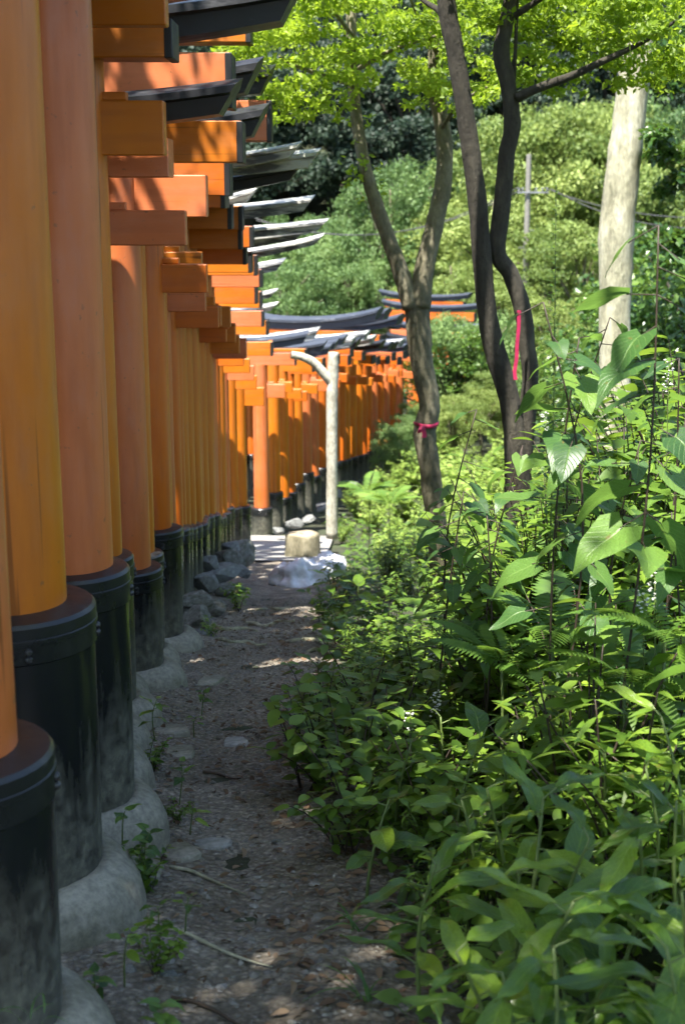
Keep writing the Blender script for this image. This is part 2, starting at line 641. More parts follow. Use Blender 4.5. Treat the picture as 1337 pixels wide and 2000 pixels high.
M['stem_dark'] = plain_mat('dark_stem', (0.035, 0.022, 0.014), 0.6)
M['pink_tape'] = plain_mat('pink_tape', (0.50, 0.028, 0.10), 0.45, 0.25)
M['sack'] = plain_mat('white_woven_sack', (0.80, 0.80, 0.82), 0.5, 0.1)
M['petal'] = plain_mat('white_petal', (0.72, 0.72, 0.66), 0.6, 0.2)
M['pole'] = plain_mat('grey_concrete_pole', (0.20, 0.19, 0.165), 0.8)
M['steel'] = plain_mat('galvanised_steel', (0.18, 0.19, 0.20), 0.6)
M['wire'] = plain_mat('cable', (0.05, 0.05, 0.05), 0.6)
M['leaf_broad'] = leaf_mat('broad_leaf', (0.022, 0.062, 0.009), (0.068, 0.145, 0.013), (0.215, 0.315, 0.024), 0.36, 0.30)
M['leaf_heart'] = leaf_mat('heart_leaf', (0.034, 0.090, 0.026), (0.075, 0.165, 0.036), (0.150, 0.260, 0.040), 0.44, 0.42)
M['leaf_small'] = leaf_mat('small_leaf', (0.034, 0.076, 0.010), (0.090, 0.170, 0.016), (0.200, 0.300, 0.034), 0.40, 0.45, False)
M['leaf_cover'] = leaf_mat('ground_cover_leaf', (0.028, 0.062, 0.010), (0.075, 0.145, 0.016), (0.180, 0.275, 0.032), 0.38, 0.5, False)
M['leaf_bank'] = leaf_mat('bank_leaf', (0.085, 0.150, 0.022), (0.190, 0.285, 0.045), (0.34, 0.43, 0.11), 0.46, 0.45, False)
M['leaf_fern'] = leaf_mat('fern_leaf', (0.040, 0.095, 0.014), (0.075, 0.155, 0.020), (0.160, 0.265, 0.034), 0.36, 0.5, False)
M['leaf_grass'] = leaf_mat('grass_blade', (0.035, 0.095, 0.018), (0.065, 0.150, 0.026), (0.14, 0.25, 0.05), 0.36, 0.4, False)
M['leaf_maple'] = leaf_mat('maple_leaf', (0.110, 0.185, 0.012), (0.200, 0.300, 0.016), (0.300, 0.400, 0.026), 0.55, 0.5, False)
M['leaf_far_light'] = leaf_mat('light_far_leaf', (0.065, 0.115, 0.022), (0.150, 0.215, 0.042), (0.280, 0.345, 0.090), 0.36, 0.6, False)
M['leaf_far_mid'] = leaf_mat('mid_far_leaf', (0.040, 0.090, 0.026), (0.095, 0.172, 0.046), (0.190, 0.280, 0.080), 0.34, 0.6, False)
M['leaf_far_dark'] = leaf_mat('dark_far_leaf', (0.010, 0.024, 0.014), (0.022, 0.046, 0.026), (0.060, 0.095, 0.048), 0.22, 0.6, False)
M['leaf_gloss'] = leaf_mat('glossy_evergreen_leaf', (0.014, 0.042, 0.010), (0.040, 0.095, 0.014), (0.14, 0.23, 0.03), 0.30, 0.32, False)

# ---------------------------------------------------------------- terrain
GY = [-40, -5, 0.0, 2.75, 3.65, 4.2, 5.6, 7.2, 8.6, 11, 14, 17, 19, 21, 26, 31, 36, 42, 48, 58, 75, 95, 120, 170, 300]
GZ = [0.4, -1.62, -1.74, -1.88, -1.98, -2.04, -2.28, -2.58, -2.81, -3.22, -3.92, -4.48, -4.86, -5.12, -5.72, -6.12, -6.3, -6.3,
      -6.2, -4.2, 1.8, 10.5, 22, 34, 45]


def gbase(y):
    return float(np.interp(y, GY, GZ))


def gz(x, y):
    z = (gbase(y - 0.4) + gbase(y) * 2 + gbase(y + 0.4)) / 4
    if x > 0.9:
        z += (x - 0.9) * 0.10 * min(1, 8.0 / max(y, 4.0))
    if y > 45:
        z += 0.02 * abs(x) * min(1, (y - 45) / 30)
    k = min(1.0, max(0.0, (abs(x + 0.3) - 0.5) / 1.0))
    z += 0.05 * k * mnoise.noise(Vector((x * 1.3, y * 1.3, 3.0)))
    if y > 30:
        z += 1.2 * min(1, (y - 30) / 25) * mnoise.noise(Vector((x * 0.06, y * 0.06, 9.0)))
    return z


PY = [-2, 1.5, 2.75, 3.65, 5.7, 8.3, 11, 14, 17, 19.5, 22]
PXR = [0.30, 0.22, 0.12, 0.06, -0.20, -0.20, -0.36, -0.14, -0.05, 0.02, 0.1]


def path_right(y):
    return float(np.interp(y, PY, PXR))


def axis(a, b, fine_a, fine_b, fine, coarse_growth=1.16):
    vals = list(np.arange(fine_a, fine_b, fine))
    x, st = fine_b, fine
    while x < b:
        vals.append(x)
        st *= coarse_growth
        x += st
    vals.append(b)
    x, st = fine_a, fine
    left = []
    while x > a:
        st *= coarse_growth
        x -= st
        left.append(max(x, a))
    return left[::-1] + vals


def sheet(name, xs, ys, zf, mat):
    nx, ny = len(xs), len(ys)
    vs = [(x, y, zf(x, y)) for y in ys for x in xs]
    fs = [(j * nx + i, j * nx + i + 1, (j + 1) * nx + i + 1, (j + 1) * nx + i) for j in range(ny - 1) for i in range(nx - 1)]
    mb = MB()
    mb.v, mb.f = vs, fs
    return mb.build(name, mat)


ground = sheet('ground', axis(-300, 300, -4.5, 6, 0.30), axis(-60, 330, -1, 32, 0.30), lambda x, y: gz(x, y) - 0.03, M['soil'])
tag(ground, None, None, kind='structure')


def path_z(x, y):
    c = path_right(y)
    e = max(0.0, x - (c - 0.05))
    z = gz(x, y) + 0.012 - e * 0.16
    z += 0.020 * mnoise.noise(Vector((x * 4, y * 4, 1.0))) + 0.010 * mnoise.noise(Vector((x * 17, y * 17, 4.0)))
    z += 0.004 * mnoise.noise(Vector((x * 45, y * 45, 4.0)))
    # a shallow trough worn along the middle
    mid = c - 0.32
    z -= 0.035 * math.exp(-((x - mid) / 0.22) ** 2)
    # light streaks further down are built apart, as pale tubes
    return z


def build_path():
    ys = list(np.arange(1.2, 6.5, 0.035)) + list(np.arange(6.5, 17.6, 0.09))
    cols = 48
    vs, fs = [], []
    for j, y in enumerate(ys):
        x0, x1 = -1.75, path_right(y) + 0.45
        for i in range(cols + 1):
            x = x0 + (x1 - x0) * i / cols
            vs.append((x, y, path_z(x, y)))
    n = cols + 1
    for j in range(len(ys) - 1):
        for i in range(cols):
            fs.append((j * n + i, j * n + i + 1, (j + 1) * n + i + 1, (j + 1) * n + i))
    mb = MB()
    mb.v, mb.f = vs, fs
    o = mb.build('path', M['path'])
    tag(o, None, None, kind='structure')


build_path()

# ---------------------------------------------------------------- torii gates
TW = 1.95     # distance between the two pillars of a gate


def beam_kasagi(L, R, half_d, h, sweep, tip, z0, bow=2.4):
    """roof beam: long curved bar with upswept ends cut on the slant; section = flat belly, drip edge, ridged top"""
    n = 18
    vs, fs = [], []
    sec = [(-0.72, 0.0), (-0.78, 0.50), (-1.0, 0.56), (-1.0, 0.76), (0.0, 1.0), (1.0, 0.76), (1.0, 0.56), (0.78, 0.50), (0.72, 0.0)]
    k = len(sec)
    c = (L + R) / 2
    hl = (R - L) / 2
    for i in range(n + 1):
        t = -1 + 2 * i / n
        up = sweep * abs(t) ** bow
        for (sy, sz) in sec:
            x = c + t * (hl - tip) + t * tip * sz * 1.0
            vs.append((x, sy * half_d, z0 + sz * h + up))
    for i in range(n):
        for j in range(k):
            j2 = (j + 1) % k
            fs.append((i * k + j, (i + 1) * k + j, (i + 1) * k + j2, i * k + j2))
    fs.append(tuple(range(k)))
    fs.append(tuple(n * k + j for j in range(k))[::-1])
    mb = MB()
    mb.add(vs, fs)
    return mb


ORD = ['nearest', 'second', 'third', 'fourth', 'fifth', 'sixth', 'seventh', 'eighth', 'ninth', 'tenth', 'eleventh', 'twelfth',
       'thirteenth', 'fourteenth', 'fifteenth', 'sixteenth', 'seventeenth', 'eighteenth', 'nineteenth', 'twentieth',
       'twenty-first', 'twenty-second', 'twenty-third', 'twenty-fourth', 'twenty-fifth', 'twenty-sixth', 'twenty-seventh',
       'twenty-eighth', 'twenty-ninth', 'thirtieth', 'thirty-first', 'thirty-second', 'thirty-third', 'thirty-fourth',
       'thirty-fifth', 'thirty-sixth', 'thirty-seventh', 'thirty-eighth', 'thirty-ninth', 'fortieth', 'forty-first',
       'forty-second', 'forty-third', 'forty-fourth', 'forty-fifth', 'forty-sixth', 'forty-seventh', 'forty-eighth',
       'forty-ninth', 'fiftieth', 'fifty-first', 'fifty-second', 'fifty-third', 'fifty-fourth', 'fifty-fifth', 'fifty-sixth',
       'fifty-seventh', 'fifty-eighth', 'fifty-ninth', 'sixtieth']


def torii(Xr, Y, d=0.22, nuki=2.1, nth=0.16, shi=2.55, sth=0.18, over=0.32, sover=0.42, kover=0.66, khalf=0.13, kth=0.19,
          sweep=0.14, sl_h=0.62, sl_e=0.045, rot=0.0, paint='orange', roof='roof_black', foot=True, zb=None, label='', seg=32,
          base_drop=0.3, width=TW, strap=True, cap=True):
    zb = gz(Xr, Y) if zb is None else zb
    cx = Xr - math.cos(rot) * width / 2
    cy = Y - math.sin(rot) * width / 2
    g = empty('torii_gate', (cx, cy, zb), rot)
    tag(g, label, 'torii gate', 'torii gates in a row')
    P = M[paint]
    r = d / 2
    top = shi + 0.01
    for sx in (1, -1):
        px = sx * width / 2
        # pillar, its entasis slight
        mb = MB()
        mb.lathe([(r * 1.02, -0.04), (r * 1.02, 0.5), (r, 1.2), (r * 0.985, top * 0.8), (r * 0.97, top)], seg)
        p = mb.build('pillar', P, g, True, 40)
        p.location = (px, 0, 0)
        # sleeve
        rs = r + sl_e
        mb = MB()
        mb.lathe([(rs * 0.985, -base_drop), (rs * 0.985, 0.02), (rs, sl_h * 0.5), (rs, sl_h - 0.11)], seg)
        s_ = mb.build('base_sleeve', M['sleeve'], g, True, 40)
        s_.location = (px, 0, 0)
        mb = MB()
        rc = rs + 0.006
        mb.lathe([(rs - 0.004, -0.108), (rc, -0.106), (rc, -0.058), (rc + 0.003, -0.056), (rc + 0.003, -0.044), (rc, -0.042), (rc, -0.012),
                  (rc - 0.008, -0.002), (r + 0.002, 0.006)], seg)
        c_ = mb.build('collar', M['collar'], s_, True, 35)
        c_.location = (0, 0, sl_h)
        if strap and sx == 1:
            for da in (-1.15, 0.12):
                for dz in (-0.072, -0.092):
                    mb = MB()
                    mb.lathe([(0.010, 0), (0.010, 0.005), (0.006, 0.010)], 10)
                    b_ = mb.build('bolt', M['bolt'], c_, True, 40)
                    b_.location = ((rc - 0.001) * math.cos(da), (rc - 0.001) * math.sin(da), dz)
                    b_.rotation_euler = (0, math.pi / 2, da)
        if foot and sx == 1:
            sd = rng.random() * 50
            ft = foot if isinstance(foot, float) else 0.10
            mb = MB()
            w_ = lambda rr, zz, a: (rr * (1 + 0.05 * mnoise.noise(Vector((math.cos(a) * 1.3, math.sin(a) * 1.3, sd)))),
                                    zz + 0.012 * mnoise.noise(Vector((math.cos(a) * 2, math.sin(a) * 2, sd + 9 + zz * 5))))
            mb.lathe([(rs + ft * 1.0, -0.34), (rs + ft * 1.06, -0.16), (rs + ft * 1.03, -0.09), (rs + ft * .93, -0.04), (rs + ft * 0.75, 0.0), (rs + ft * 0.48, 0.03), (rs + ft * .2, 0.045), (rs * .985 + .008, 0.046), (rs * 0.9, 0.03)],
                     40, (0, 0, 0), w_)
            f_ = mb.build('pedestal', M['concrete'], g, True, 60)
            f_.location = (px, 0, 0)
    P = M[paint + '_beam']
    # tie beam
    hw = width / 2
    mb = MB()
    nd2 = max(0.035, r * 0.42)
    mb.bevbox(-hw - r - over, hw + r + over, -nd2, nd2, nuki, nuki + nth, 0.005)
    mb.build('tie_beam', P, g, False)
    # wedges on top of the tie beam where it leaves the pillars
    for sx in (1, -1):
        mb = MB()
        x0 = sx * (hw + r * 0.9)
        mb.bevbox(min(x0, x0 + sx * 0.10), max(x0, x0 + sx * 0.10), -nd2 * 0.6, nd2 * 0.6, nuki + nth + 0.0005, nuki + nth + 0.035, 0.004)
        mb.build('wedge', P, g, False)
    # strut between beams
    mb = MB()
    mb.bevbox(-0.07, 0.07, -nd2 * 0.8, nd2 * 0.8, nuki + nth + 0.001, shi - 0.001, 0.005)
    mb.build('strut', P, g, False)
    # lintel with black ends
    ld = khalf * 0.66
    x1 = hw + r + sover
    mb = MB()
    mb.bevbox(-x1, x1, -ld, ld, shi, shi + sth, 0.005)
    ln = mb.build('lintel', P, g, False)
    for sx in (1, -1) if cap else ():
        mb = MB()
        a, b_ = sx * (x1 - 0.028), sx * (x1 + 0.006)
        mb.bevbox(min(a, b_), max(a, b_), -ld - 0.003, ld + 0.003, shi - 0.003, shi + sth - 0.002, 0.004)
        mb.build('end_cap', M['cap'], ln, False)
    # roof beam
    x2 = hw + r + kover
    kb = beam_kasagi(-x2, x2, khalf, kth, sweep, 0.10, shi + sth + 0.0)
    kb.build('roof_beam', M[roof], g, True, 28)
    return g


def row_x(edge_px, py, Y, d):
    """X of a right-hand pillar whose right outline stands at pixel edge_px"""
    return at(edge_px, py, Y).x - d / 2


def zpx(py, Y, zb):
    """height above zb of the point seen at row py, distance Y"""
    return at(668, py, Y).z - zb


def foot_z(x, y):
    """level of a gate's foot: a pedestal's height above the path"""
    return gz(x, y) + float(np.interp(y, [0, 4.2, 5.6, 7.2, 8.6, 11], [.12, .12, .12, .10, .07, 0]))


GATES = []     # (edge px, row, Y, keyword arguments)


def G(edge, py, Y, **k):
    GATES.append((edge, py, Y, k))


# near gates, measured one by one: outline of the pillar, rows of beam undersides, columns of beam ends
G(30, 1450, 2.75, d=0.27, nuki=2.5, nth=0.20, shi=3.0, sl_top=1462, sl_e=0.07, paint='pink', foot=0.12, khalf=.2)
G(128, 1170, 3.65, d=0.30, nuki=2.55, nth=0.20, shi=3.05, sl_top=1176, sl_e=0.072, paint='orange', foot=0.115, khalf=0.22)
G(220, 1110, 4.25, d=0.26, nuki=2.5, nth=0.17, shi=3.0, sl_top=1106, sl_e=0.046, sover=0.30, paint='pink', foot=0.11, khalf=.2)
G(212, 1110, 4.85, d=0.23, nuki_b=-40, nth=0.18, shi=3.05, sl_top=1110, sl_e=0.04, nend=310, paint='deep', foot=0.10, khalf=.2)
G(216, 1100, 5.4, d=0.22, nuki_b=52, nth=0.17, shi=2.95, sl_top=1105, sl_e=0.04, nend=326, paint='orange', foot=0.10, khalf=.2)
G(238, 1085, 6.0, d=0.23, nuki_b=304, nth=0.215, shi_b=117, sth=0.15, sl_top=1083, sl_e=0.045, nend=323, send=340, kend=432, kth=0.17, sweep=.10, paint='orange', foot=0.11, khalf=.18)
G(232, 1085, 6.55, d=0.20, nuki_b=479, nth=0.155, shi_b=347, sth=0.17, sl_top=1100, sl_e=0.04, nend=364, send=334, kend=477, kth=0.16, sweep=0.10, paint='pink', foot=0.09, khalf=.16, cap=False)
G(294, 1100, 7.10, d=0.25, nuki_b=424, nth=0.20, shi_b=213, sth=0.25, sl_top=1106, sl_e=0.055, nend=405, send=455, kend=592, paint='pink', foot=0.12, khalf=.2)
G(302, 1080, 7.75, d=0.20, nuki_b=470, nth=0.155, shi_b=318, sth=0.21, sl_top=1078, sl_e=0.045, nend=360, send=475, kend=518, paint='orange', foot=0.09, khalf=.18)
G(335, 1030, 8.45, d=0.21, nuki_b=571, nth=0.165, shi_b=382, sth=0.19, sl_top=1030, sl_e=0.060, nend=405, send=450, kend=528, paint='deep', foot=0.12, khalf=.18)
G(338, 1030, 9.1, d=0.20, nuki_b=545, nth=0.17, shi_b=86, sth=0.16, sl_top=1040, sl_e=0.045, nend=395, send=490, kend=632, kth=.2, paint='orange', foot=False, khalf=.18)
G(344, 1025, 9.7, d=0.20, nuki_b=608, nth=0.15, shi_b=277, sth=0.26, sl_top=1030, sl_e=0.045, nend=402, send=530, kend=540, paint='pink', foot=False, khalf=.15, sweep=.04)
G(358, 1025, 10.2, d=0.20, nuki_b=640, nth=0.15, shi_b=405, sth=0.17, sl_top=1030, sl_e=0.045, nend=427, send=440, kend=600, paint='deep', roof='roof_grey', foot=False, khalf=.16)
G(373, 1020, 10.8, d=0.21, nuki_b=622, nth=0.16, shi_b=430, sth=0.18, sl_top=1028, sl_e=0.045, over=0.22, sover=0.36, kover=0.72, paint='orange', foot=False)
G(396, 1010, 11.5, d=0.20, nuki_b=640, nth=0.15, shi_b=470, sth=0.17, sl_top=1020, sl_e=0.042, over=0.20, sover=0.36, kover=0.78, paint='orange', roof='roof_grey', foot=False)
G(400, 1008, 12.2, d=0.20, nuki_b=668, nth=0.17, shi_b=500, sth=0.17, sl_top=1010, sl_e=0.042, over=0.22, sover=0.40, kover=0.90, paint='deep', roof='roof_grey', foot=False)
G(421, 1000, 13.0, d=0.20, nuki_b=690, nth=0.17, shi_b=535, sth=0.18, sl_top=1003, sl_e=0.042, over=0.25, sover=0.42, kover=0.75, paint='orange', roof='roof_grey', foot=False)
G(428, 1000, 13.9, d=0.20, nuki_b=700, nth=0.16, shi_b=556, sth=0.17, sl_top=1010, sl_e=0.04, over=0.30, sover=0.46, kover=0.85, paint='pink', roof='roof_grey', foot=False)
G(435, 1000, 14.8, d=0.21, nuki_b=714, nth=0.17, shi_b=588, sth=0.18, sl_top=1008, sl_e=0.04, over=0.25, sover=0.40, kover=0.78, paint='deep', roof='roof_grey', foot=False)
G(444, 995, 15.7, d=0.20, nuki_b=728, nth=0.16, shi_b=610, sth=0.18, sl_top=1000, sl_e=0.04, over=0.28, sover=0.42, kover=0.75, paint='orange', roof='roof_grey', foot=False)
G(451, 990, 16.6, d=0.20, nuki_b=742, nth=0.17, shi_b=634, sth=0.18, sl_top=990, sl_e=0.04, over=0.30, sover=0.42, kover=0.80, paint='pink', roof='roof_grey', foot=False)
G(466, 990, 17.5, d=0.20, nuki_b=760, nth=0.17, shi_b=655, sth=0.18, sl_top=990, sl_e=0.04, over=0.25, sover=0.40, kover=0.70, paint='orange', roof='roof_grey', foot=False)
G(483, 985, 18.5, d=0.22, nuki_b=792, nth=0.24, shi_b=690, sth=0.18, sl_top=987, sl_e=0.04, over=0.24, sover=0.36, kover=0.60, paint='orange', roof='roof_grey', foot=False)
G(526, 985, 20.9, d=0.23, nuki_b=776, nth=0.20, shi_b=712, sth=0.18, sl_top=990, sl_e=0.045, over=0.25, sover=0.42, kover=0.62, paint='pink', roof='roof_slate', foot=False)
edges = [(548, 960), (565, 970), (577, 960), (592, 942), (609, 922), (623, 928), (638, 912), (652, 905), (664, 900), (675, 898), (684, 895),
         (696, 891), (708, 888), (717, 885), (726, 880), (737, 874), (749, 869), (760, 864), (772, 858), (786, 852)]
Y = 21.7
for i, (e, st) in enumerate(edges):
    tall = i in (8, 10, 13)
    g_ = rng.random()
    k = dict(d=0.19 + 0.03 * g_, sl_top=st, sl_e=0.038, over=0.18 + 0.14 * rng.random(), sover=0.36 + 0.1 * rng.random(),
             kover=0.62 + 0.12 * rng.random(), paint=rng.choice(['orange', 'pink', 'deep', 'deep']),
             roof=rng.choice(['roof_slate', 'roof_slate', 'roof_grey', 'roof_black']), foot=False, rot=-math.radians(min(34, 6 + i * 1.7)),
             seg=20, nuki=2.0 + 0.12 * rng.random(), shi=2.42 + 0.16 * rng.random(), sl=0.48 + 0.12 * rng.random(), strap=False)
    if tall:
        k.update(nuki=2.45, shi=2.95, khalf=0.20, kth=0.24, kover=0.85, sweep=0.24, roof='roof_slate', d=0.25)
    G(e, st + 20, Y, **k)
    Y += 0.62 + 0.12 * rng.random()

dense = []
for i, (e, py, Y, k) in enumerate(GATES):
    dense.append(GATES[i])
    if 9.9 < Y < 13.4:
        e2, py2, Y2, k2 = GATES[i + 1]
        kk = dict(k)
        for key in ('nuki_b', 'shi_b', 'sl_top', 'd'):
            kk[key] = (k[key] + k2[key]) / 2
        kk['nuki_b'] += rng.uniform(-14, 10)
        kk['shi_b'] += rng.uniform(-22, 6)
        kk['paint'] = rng.choice(PAINTS)
        kk['roof'] = rng.choice(['roof_grey', 'roof_grey', 'roof_black'])
        for key in ('nend', 'send', 'kend'):
            kk.pop(key, None)
        kk['over'], kk['sover'], kk['kover'] = rng.uniform(.18, .32), rng.uniform(.34, .5), rng.uniform(.55, 1.0)
        dense.append(((e + e2) / 2 - 1, (py + py2) / 2, (Y + Y2) / 2, kk))
GATES = dense
for i, (e, py, Y, k) in enumerate(GATES):
    k = dict(k)
    d = k.get('d', 0.2)
    X = row_x(e, py, Y, d)
    zb = foot_z(X, Y)
    if 'sl_top' in k:
        top_z = zpx(k.pop('sl_top'), Y, zb)
        want = k.pop('sl', None)
        if want is None:
            k['sl_h'] = max(0.3, top_z)
        else:
            zb = zb + top_z - want
            k['sl_h'] = want
    if 'nuki_b' in k:
        k['nuki'] = zpx(k.pop('nuki_b'), Y, zb)
    if 'shi_b' in k:
        k['shi'] = zpx(k.pop('shi_b'), Y, zb)
    rp = d / 2
    for key, dst, hk in (('nend', 'over', 'nuki'), ('send', 'sover', 'shi'), ('kend', 'kover', 'shi')):
        if key in k:
            e_ = k.pop(key)
            zz = zb + k[hk] + .1
            dep = Y * CP - zz * SP
            k[dst] = (e_ - 668.5) / FPX * dep - X - rp
    sthn = k.get('nuki', 2.1) + k.get('nth', 0.16)
    k['shi'] = max(k.get('shi', 2.55), sthn + 0.08)
    if 9.8 < Y < 19:
        k['kover'] = k.get('kover', .7) + rng.uniform(-.22, .12) - (.2 if Y > 15 else 0)
        k['sweep'] = rng.uniform(.10, .24)
        if Y < 14.5:
            k['kover'] += .12
        k['khalf'] = rng.uniform(.12, .17)
        k['kth'] = rng.uniform(.10, .145)
        k['shi'] += rng.uniform(-.08, .06)
    k.setdefault('base_drop', 1.2 if Y > 9 else 0.3)
    look = {'orange': 'orange', 'pink': 'faded pinkish orange', 'deep': 'deep vermilion'}[k.get('paint', 'orange')]
    rl = {'roof_black': 'black', 'roof_grey': 'weathered grey', 'roof_slate': 'slate blue'}[k.get('roof', 'roof_black')]
    lab = f'{look} torii gate, {rl} roof beam, {ORD[i]} in the row from the front'
    torii(X, Y, zb=zb, label=lab, **k)

# gates beyond the bend that show their faces
FAR = [(748, 940, 575, 41.5, -0.42, 'deep', 'roof_slate'), (760, 900, 556, 44.0, -0.5, 'deep', 'roof_slate'),
       (770, 935, 612, 39.2, -0.38, 'pink', 'roof_slate'), (790, 940, 640, 37.6, -0.36, 'deep', 'roof_black'),
       (880, 1060, 640, 48.0, -0.6, 'deep', 'roof_black')]
for j, (xl, xr_, ytop, Y, rt, pt, rf) in enumerate(FAR):
    a, b = at(xl, ytop, Y), at(xr_, ytop, Y)
    wd = (b.x - a.x) / math.cos(rt)
    inner = wd - 2 * (0.14 + 0.75)
    inner = max(1.4, inner)
    top_z = a.z
    X = (a.x + b.x) / 2 + math.cos(rt) * inner / 2
    Yc = Y + math.sin(rt) * inner / 2
    tot = 3.3
    torii(X, Yc, d=0.26, nuki=tot - 1.05, nth=0.18, shi=tot - 0.52, sth=0.24, over=0.3, sover=0.5, kover=0.72, khalf=0.17, kth=0.19,
          sweep=0.12, sl_h=0.6, rot=rt, paint=pt, roof=rf, foot=False, zb=top_z - tot - 0.2, width=inner, seg=20, base_drop=2.0, strap=False,
          label=['deep vermilion torii gate facing out beyond the bend, left roof tip beside the forked trunk',
                 'highest deep vermilion torii gate beyond the bend, half hidden by pale bushes',
                 'pinkish torii gate with slate roof just below the one at the bend',
                 'deep vermilion torii gate under the black roof behind the forked trunk',
                 'farthest vermilion torii gate showing between bushes right of the dark trunks'][j])

# ---------------------------------------------------------------- rocks, slabs, path detail
def rock_mesh(name, seed, sub=2, flat=1.0, amp=0.28, facet=0.0):
    import bmesh
    bm = bmesh.new()
    bmesh.ops.create_icosphere(bm, subdivisions=sub, radius=1.0)
    for v in bm.verts:
        n = mnoise.noise(v.co * 0.9 + Vector((seed * 7.1, 0, 0))) * amp + mnoise.noise(v.co * 2.3 + Vector((0, seed * 3.3, 0))) * amp * 0.4
        v.co *= 1 + n
        v.co.z *= flat
        # squash toward a blocky outline
        for ax in range(3):
            c = v.co[ax]
            v.co[ax] = math.copysign(min(abs(c), 0.82 + 0.1 * math.sin(seed + ax)) * 0.55 + abs(c) * 0.45, c)
        v.co *= 1 + 0.07 * mnoise.noise(v.co * 5.0 + Vector((seed, seed, 0)))
    pr = random.Random(int(seed) + 3)
    for _ in range(9):
        nn = Vector((pr.gauss(0, 1), pr.gauss(0, 1), pr.gauss(0, 1))).normalized()
        dd = pr.uniform(.48, .78)
        for v in bm.verts:
            e = v.co.dot(nn) - dd
            if e > 0:
                v.co -= nn * e * .92
    for v in bm.verts:
        v.co += v.normal * .018 * mnoise.noise(v.co * 6 + Vector((seed, 0, 0)))
    m = bpy.data.meshes.new(name)
    bm.to_mesh(m)
    bm.free()
    m.polygons.foreach_set('use_smooth', [True] * len(m.polygons))
    m.set_sharp_from_angle(angle=math.radians(32))
    return m


ROCKS = [rock_mesh('rock', s, 4, 1.0, .34) for s in range(5)]


def rock(px, py, Y, sx, sy, sz, k, mat, label, name='rock', cat='rock', group='rocks along the gate feet', rz=None):
    p = at(px, py, Y)
    o = new_obj(name, ROCKS[k % 5].copy(), M[mat])
    o.location = p
    o.scale = (sx, sy, sz)
    o.rotation_euler = (rng.uniform(-.15, .15), rng.uniform(-.15, .15), rng.uniform(0, 6) if rz is None else rz)
    tag(o, label, cat, group)
    return o


rock(378, 1172, 9.7, 0.15, 0.17, 0.07, 0, 'rock', 'flat topped mossy rock against the seventh black sleeve', rz=0.3)
rock(385, 1215, 9.35, 0.14, 0.15, 0.13, 1, 'rock', 'mossy brown rock under the flat topped rock', rz=1)
rock(400, 1135, 10.6, 0.10, 0.12, 0.10, 2, 'rock_pale', 'rounded bluish rock beside the narrow sleeves')
rock(412, 1105, 11.4, 0.12, 0.12, 0.12, 3, 'rock_pale', 'round pale bluish boulder at the foot of the sleeves')
rock(432, 1120, 11.6, 0.15, 0.55, 0.10, 4, 'rock_pale', 'long smooth bluish rock sloping down to the path', rz=-0.25)
rock(448, 1095, 12.8, 0.13, 0.18, 0.14, 0, 'rock', 'lumpy mossy rock at the middle of the rock pile')
rock(468, 1085, 13.9, 0.14, 0.3, 0.2, 1, 'rock', 'tall slanting mossy rock near the pale paving', rz=-0.3)
rock(440, 1150, 11.2, 0.10, 0.10, 0.07, 2, 'rock', 'small rock beside the tuft of weeds at path edge')
rock(452, 1068, 13.6, 0.12, 0.13, 0.08, 3, 'rock_pale', 'pale sunlit rock on top of the rock pile')
rock(474, 1118, 12.4, 0.09, 0.14, 0.07, 4, 'rock_pale', 'small pale rock at the path beside the rock pile')
rock(395, 1245, 9.0, 0.10, 0.12, 0.06, 0, 'rock_pale', 'small pale stone wedged by the sixth sleeve foot')
rock(412, 1190, 10.0, 0.11, 0.14, 0.09, 1, 'rock', 'dark mossy stone at the edge of the path by the rocks')
for i, (px, py, Y, s) in enumerate([(575, 1022, 20.2, .14), (605, 1014, 21.5, .13), (632, 990, 23.0, .18), (655, 965, 24.5, .18), (545, 1037, 20.0, .11), (690, 948, 26.5, .18)]):
    rock(px, py, Y, s, s, s * .6, i, 'rock_pale', ['pale stone right of the pinkish pillar foot', 'pale stone below the row of small sleeves',
         'pale boulder just left of the white trunk', 'grey boulder half hidden behind the white trunk', 'low pale stone on the paving by the pinkish pillar',
         'grey boulder in shade right of the white trunk'][i])


def flat_stone(px, py, Y, w, l, label, rz=0.0, mat='slab', h=0.02, name='paving_stone', cat='paving stone', seed=0):
    p = at(px, py, Y)
    mb = MB()
    n = 9
    r_ = random.Random(seed)
    ring = []
    for k in range(n):
        a = 2 * math.pi * (k + 0.3 * r_.random()) / n
        c, s_ = math.cos(a), math.sin(a)
        q = 1.0 / max(abs(c), abs(s_)) * 0.55 + 0.45
        q *= 0.88 + 0.2 * r_.random()
        ring.append((c * w * q, s_ * l * q))
    vs = [(x * 1.05, y * 1.05, -0.06) for x, y in ring] + [(x, y, h - 0.008) for x, y in ring] + [(x * 0.93, y * 0.93, h) for x, y in ring]
    fs = [(j * n + k, j * n + (k + 1) % n, (j + 1) * n + (k + 1) % n, (j + 1) * n + k) for j in range(2) for k in range(n)]
    fs.append(tuple(2 * n + k for k in range(n)))
    mb.add(vs, fs)
    o = mb.build(name, M[mat], None, False)
    z = path_z(p.x, p.y)
    o.location = (p.x, p.y, z + 0.004)
    sl = (gbase(p.y + 0.5) - gbase(p.y - 0.5))
    o.rotation_euler = (math.atan(sl), 0, rz)
    tag(o, label, cat, 'flat stones let into the path')
    return o


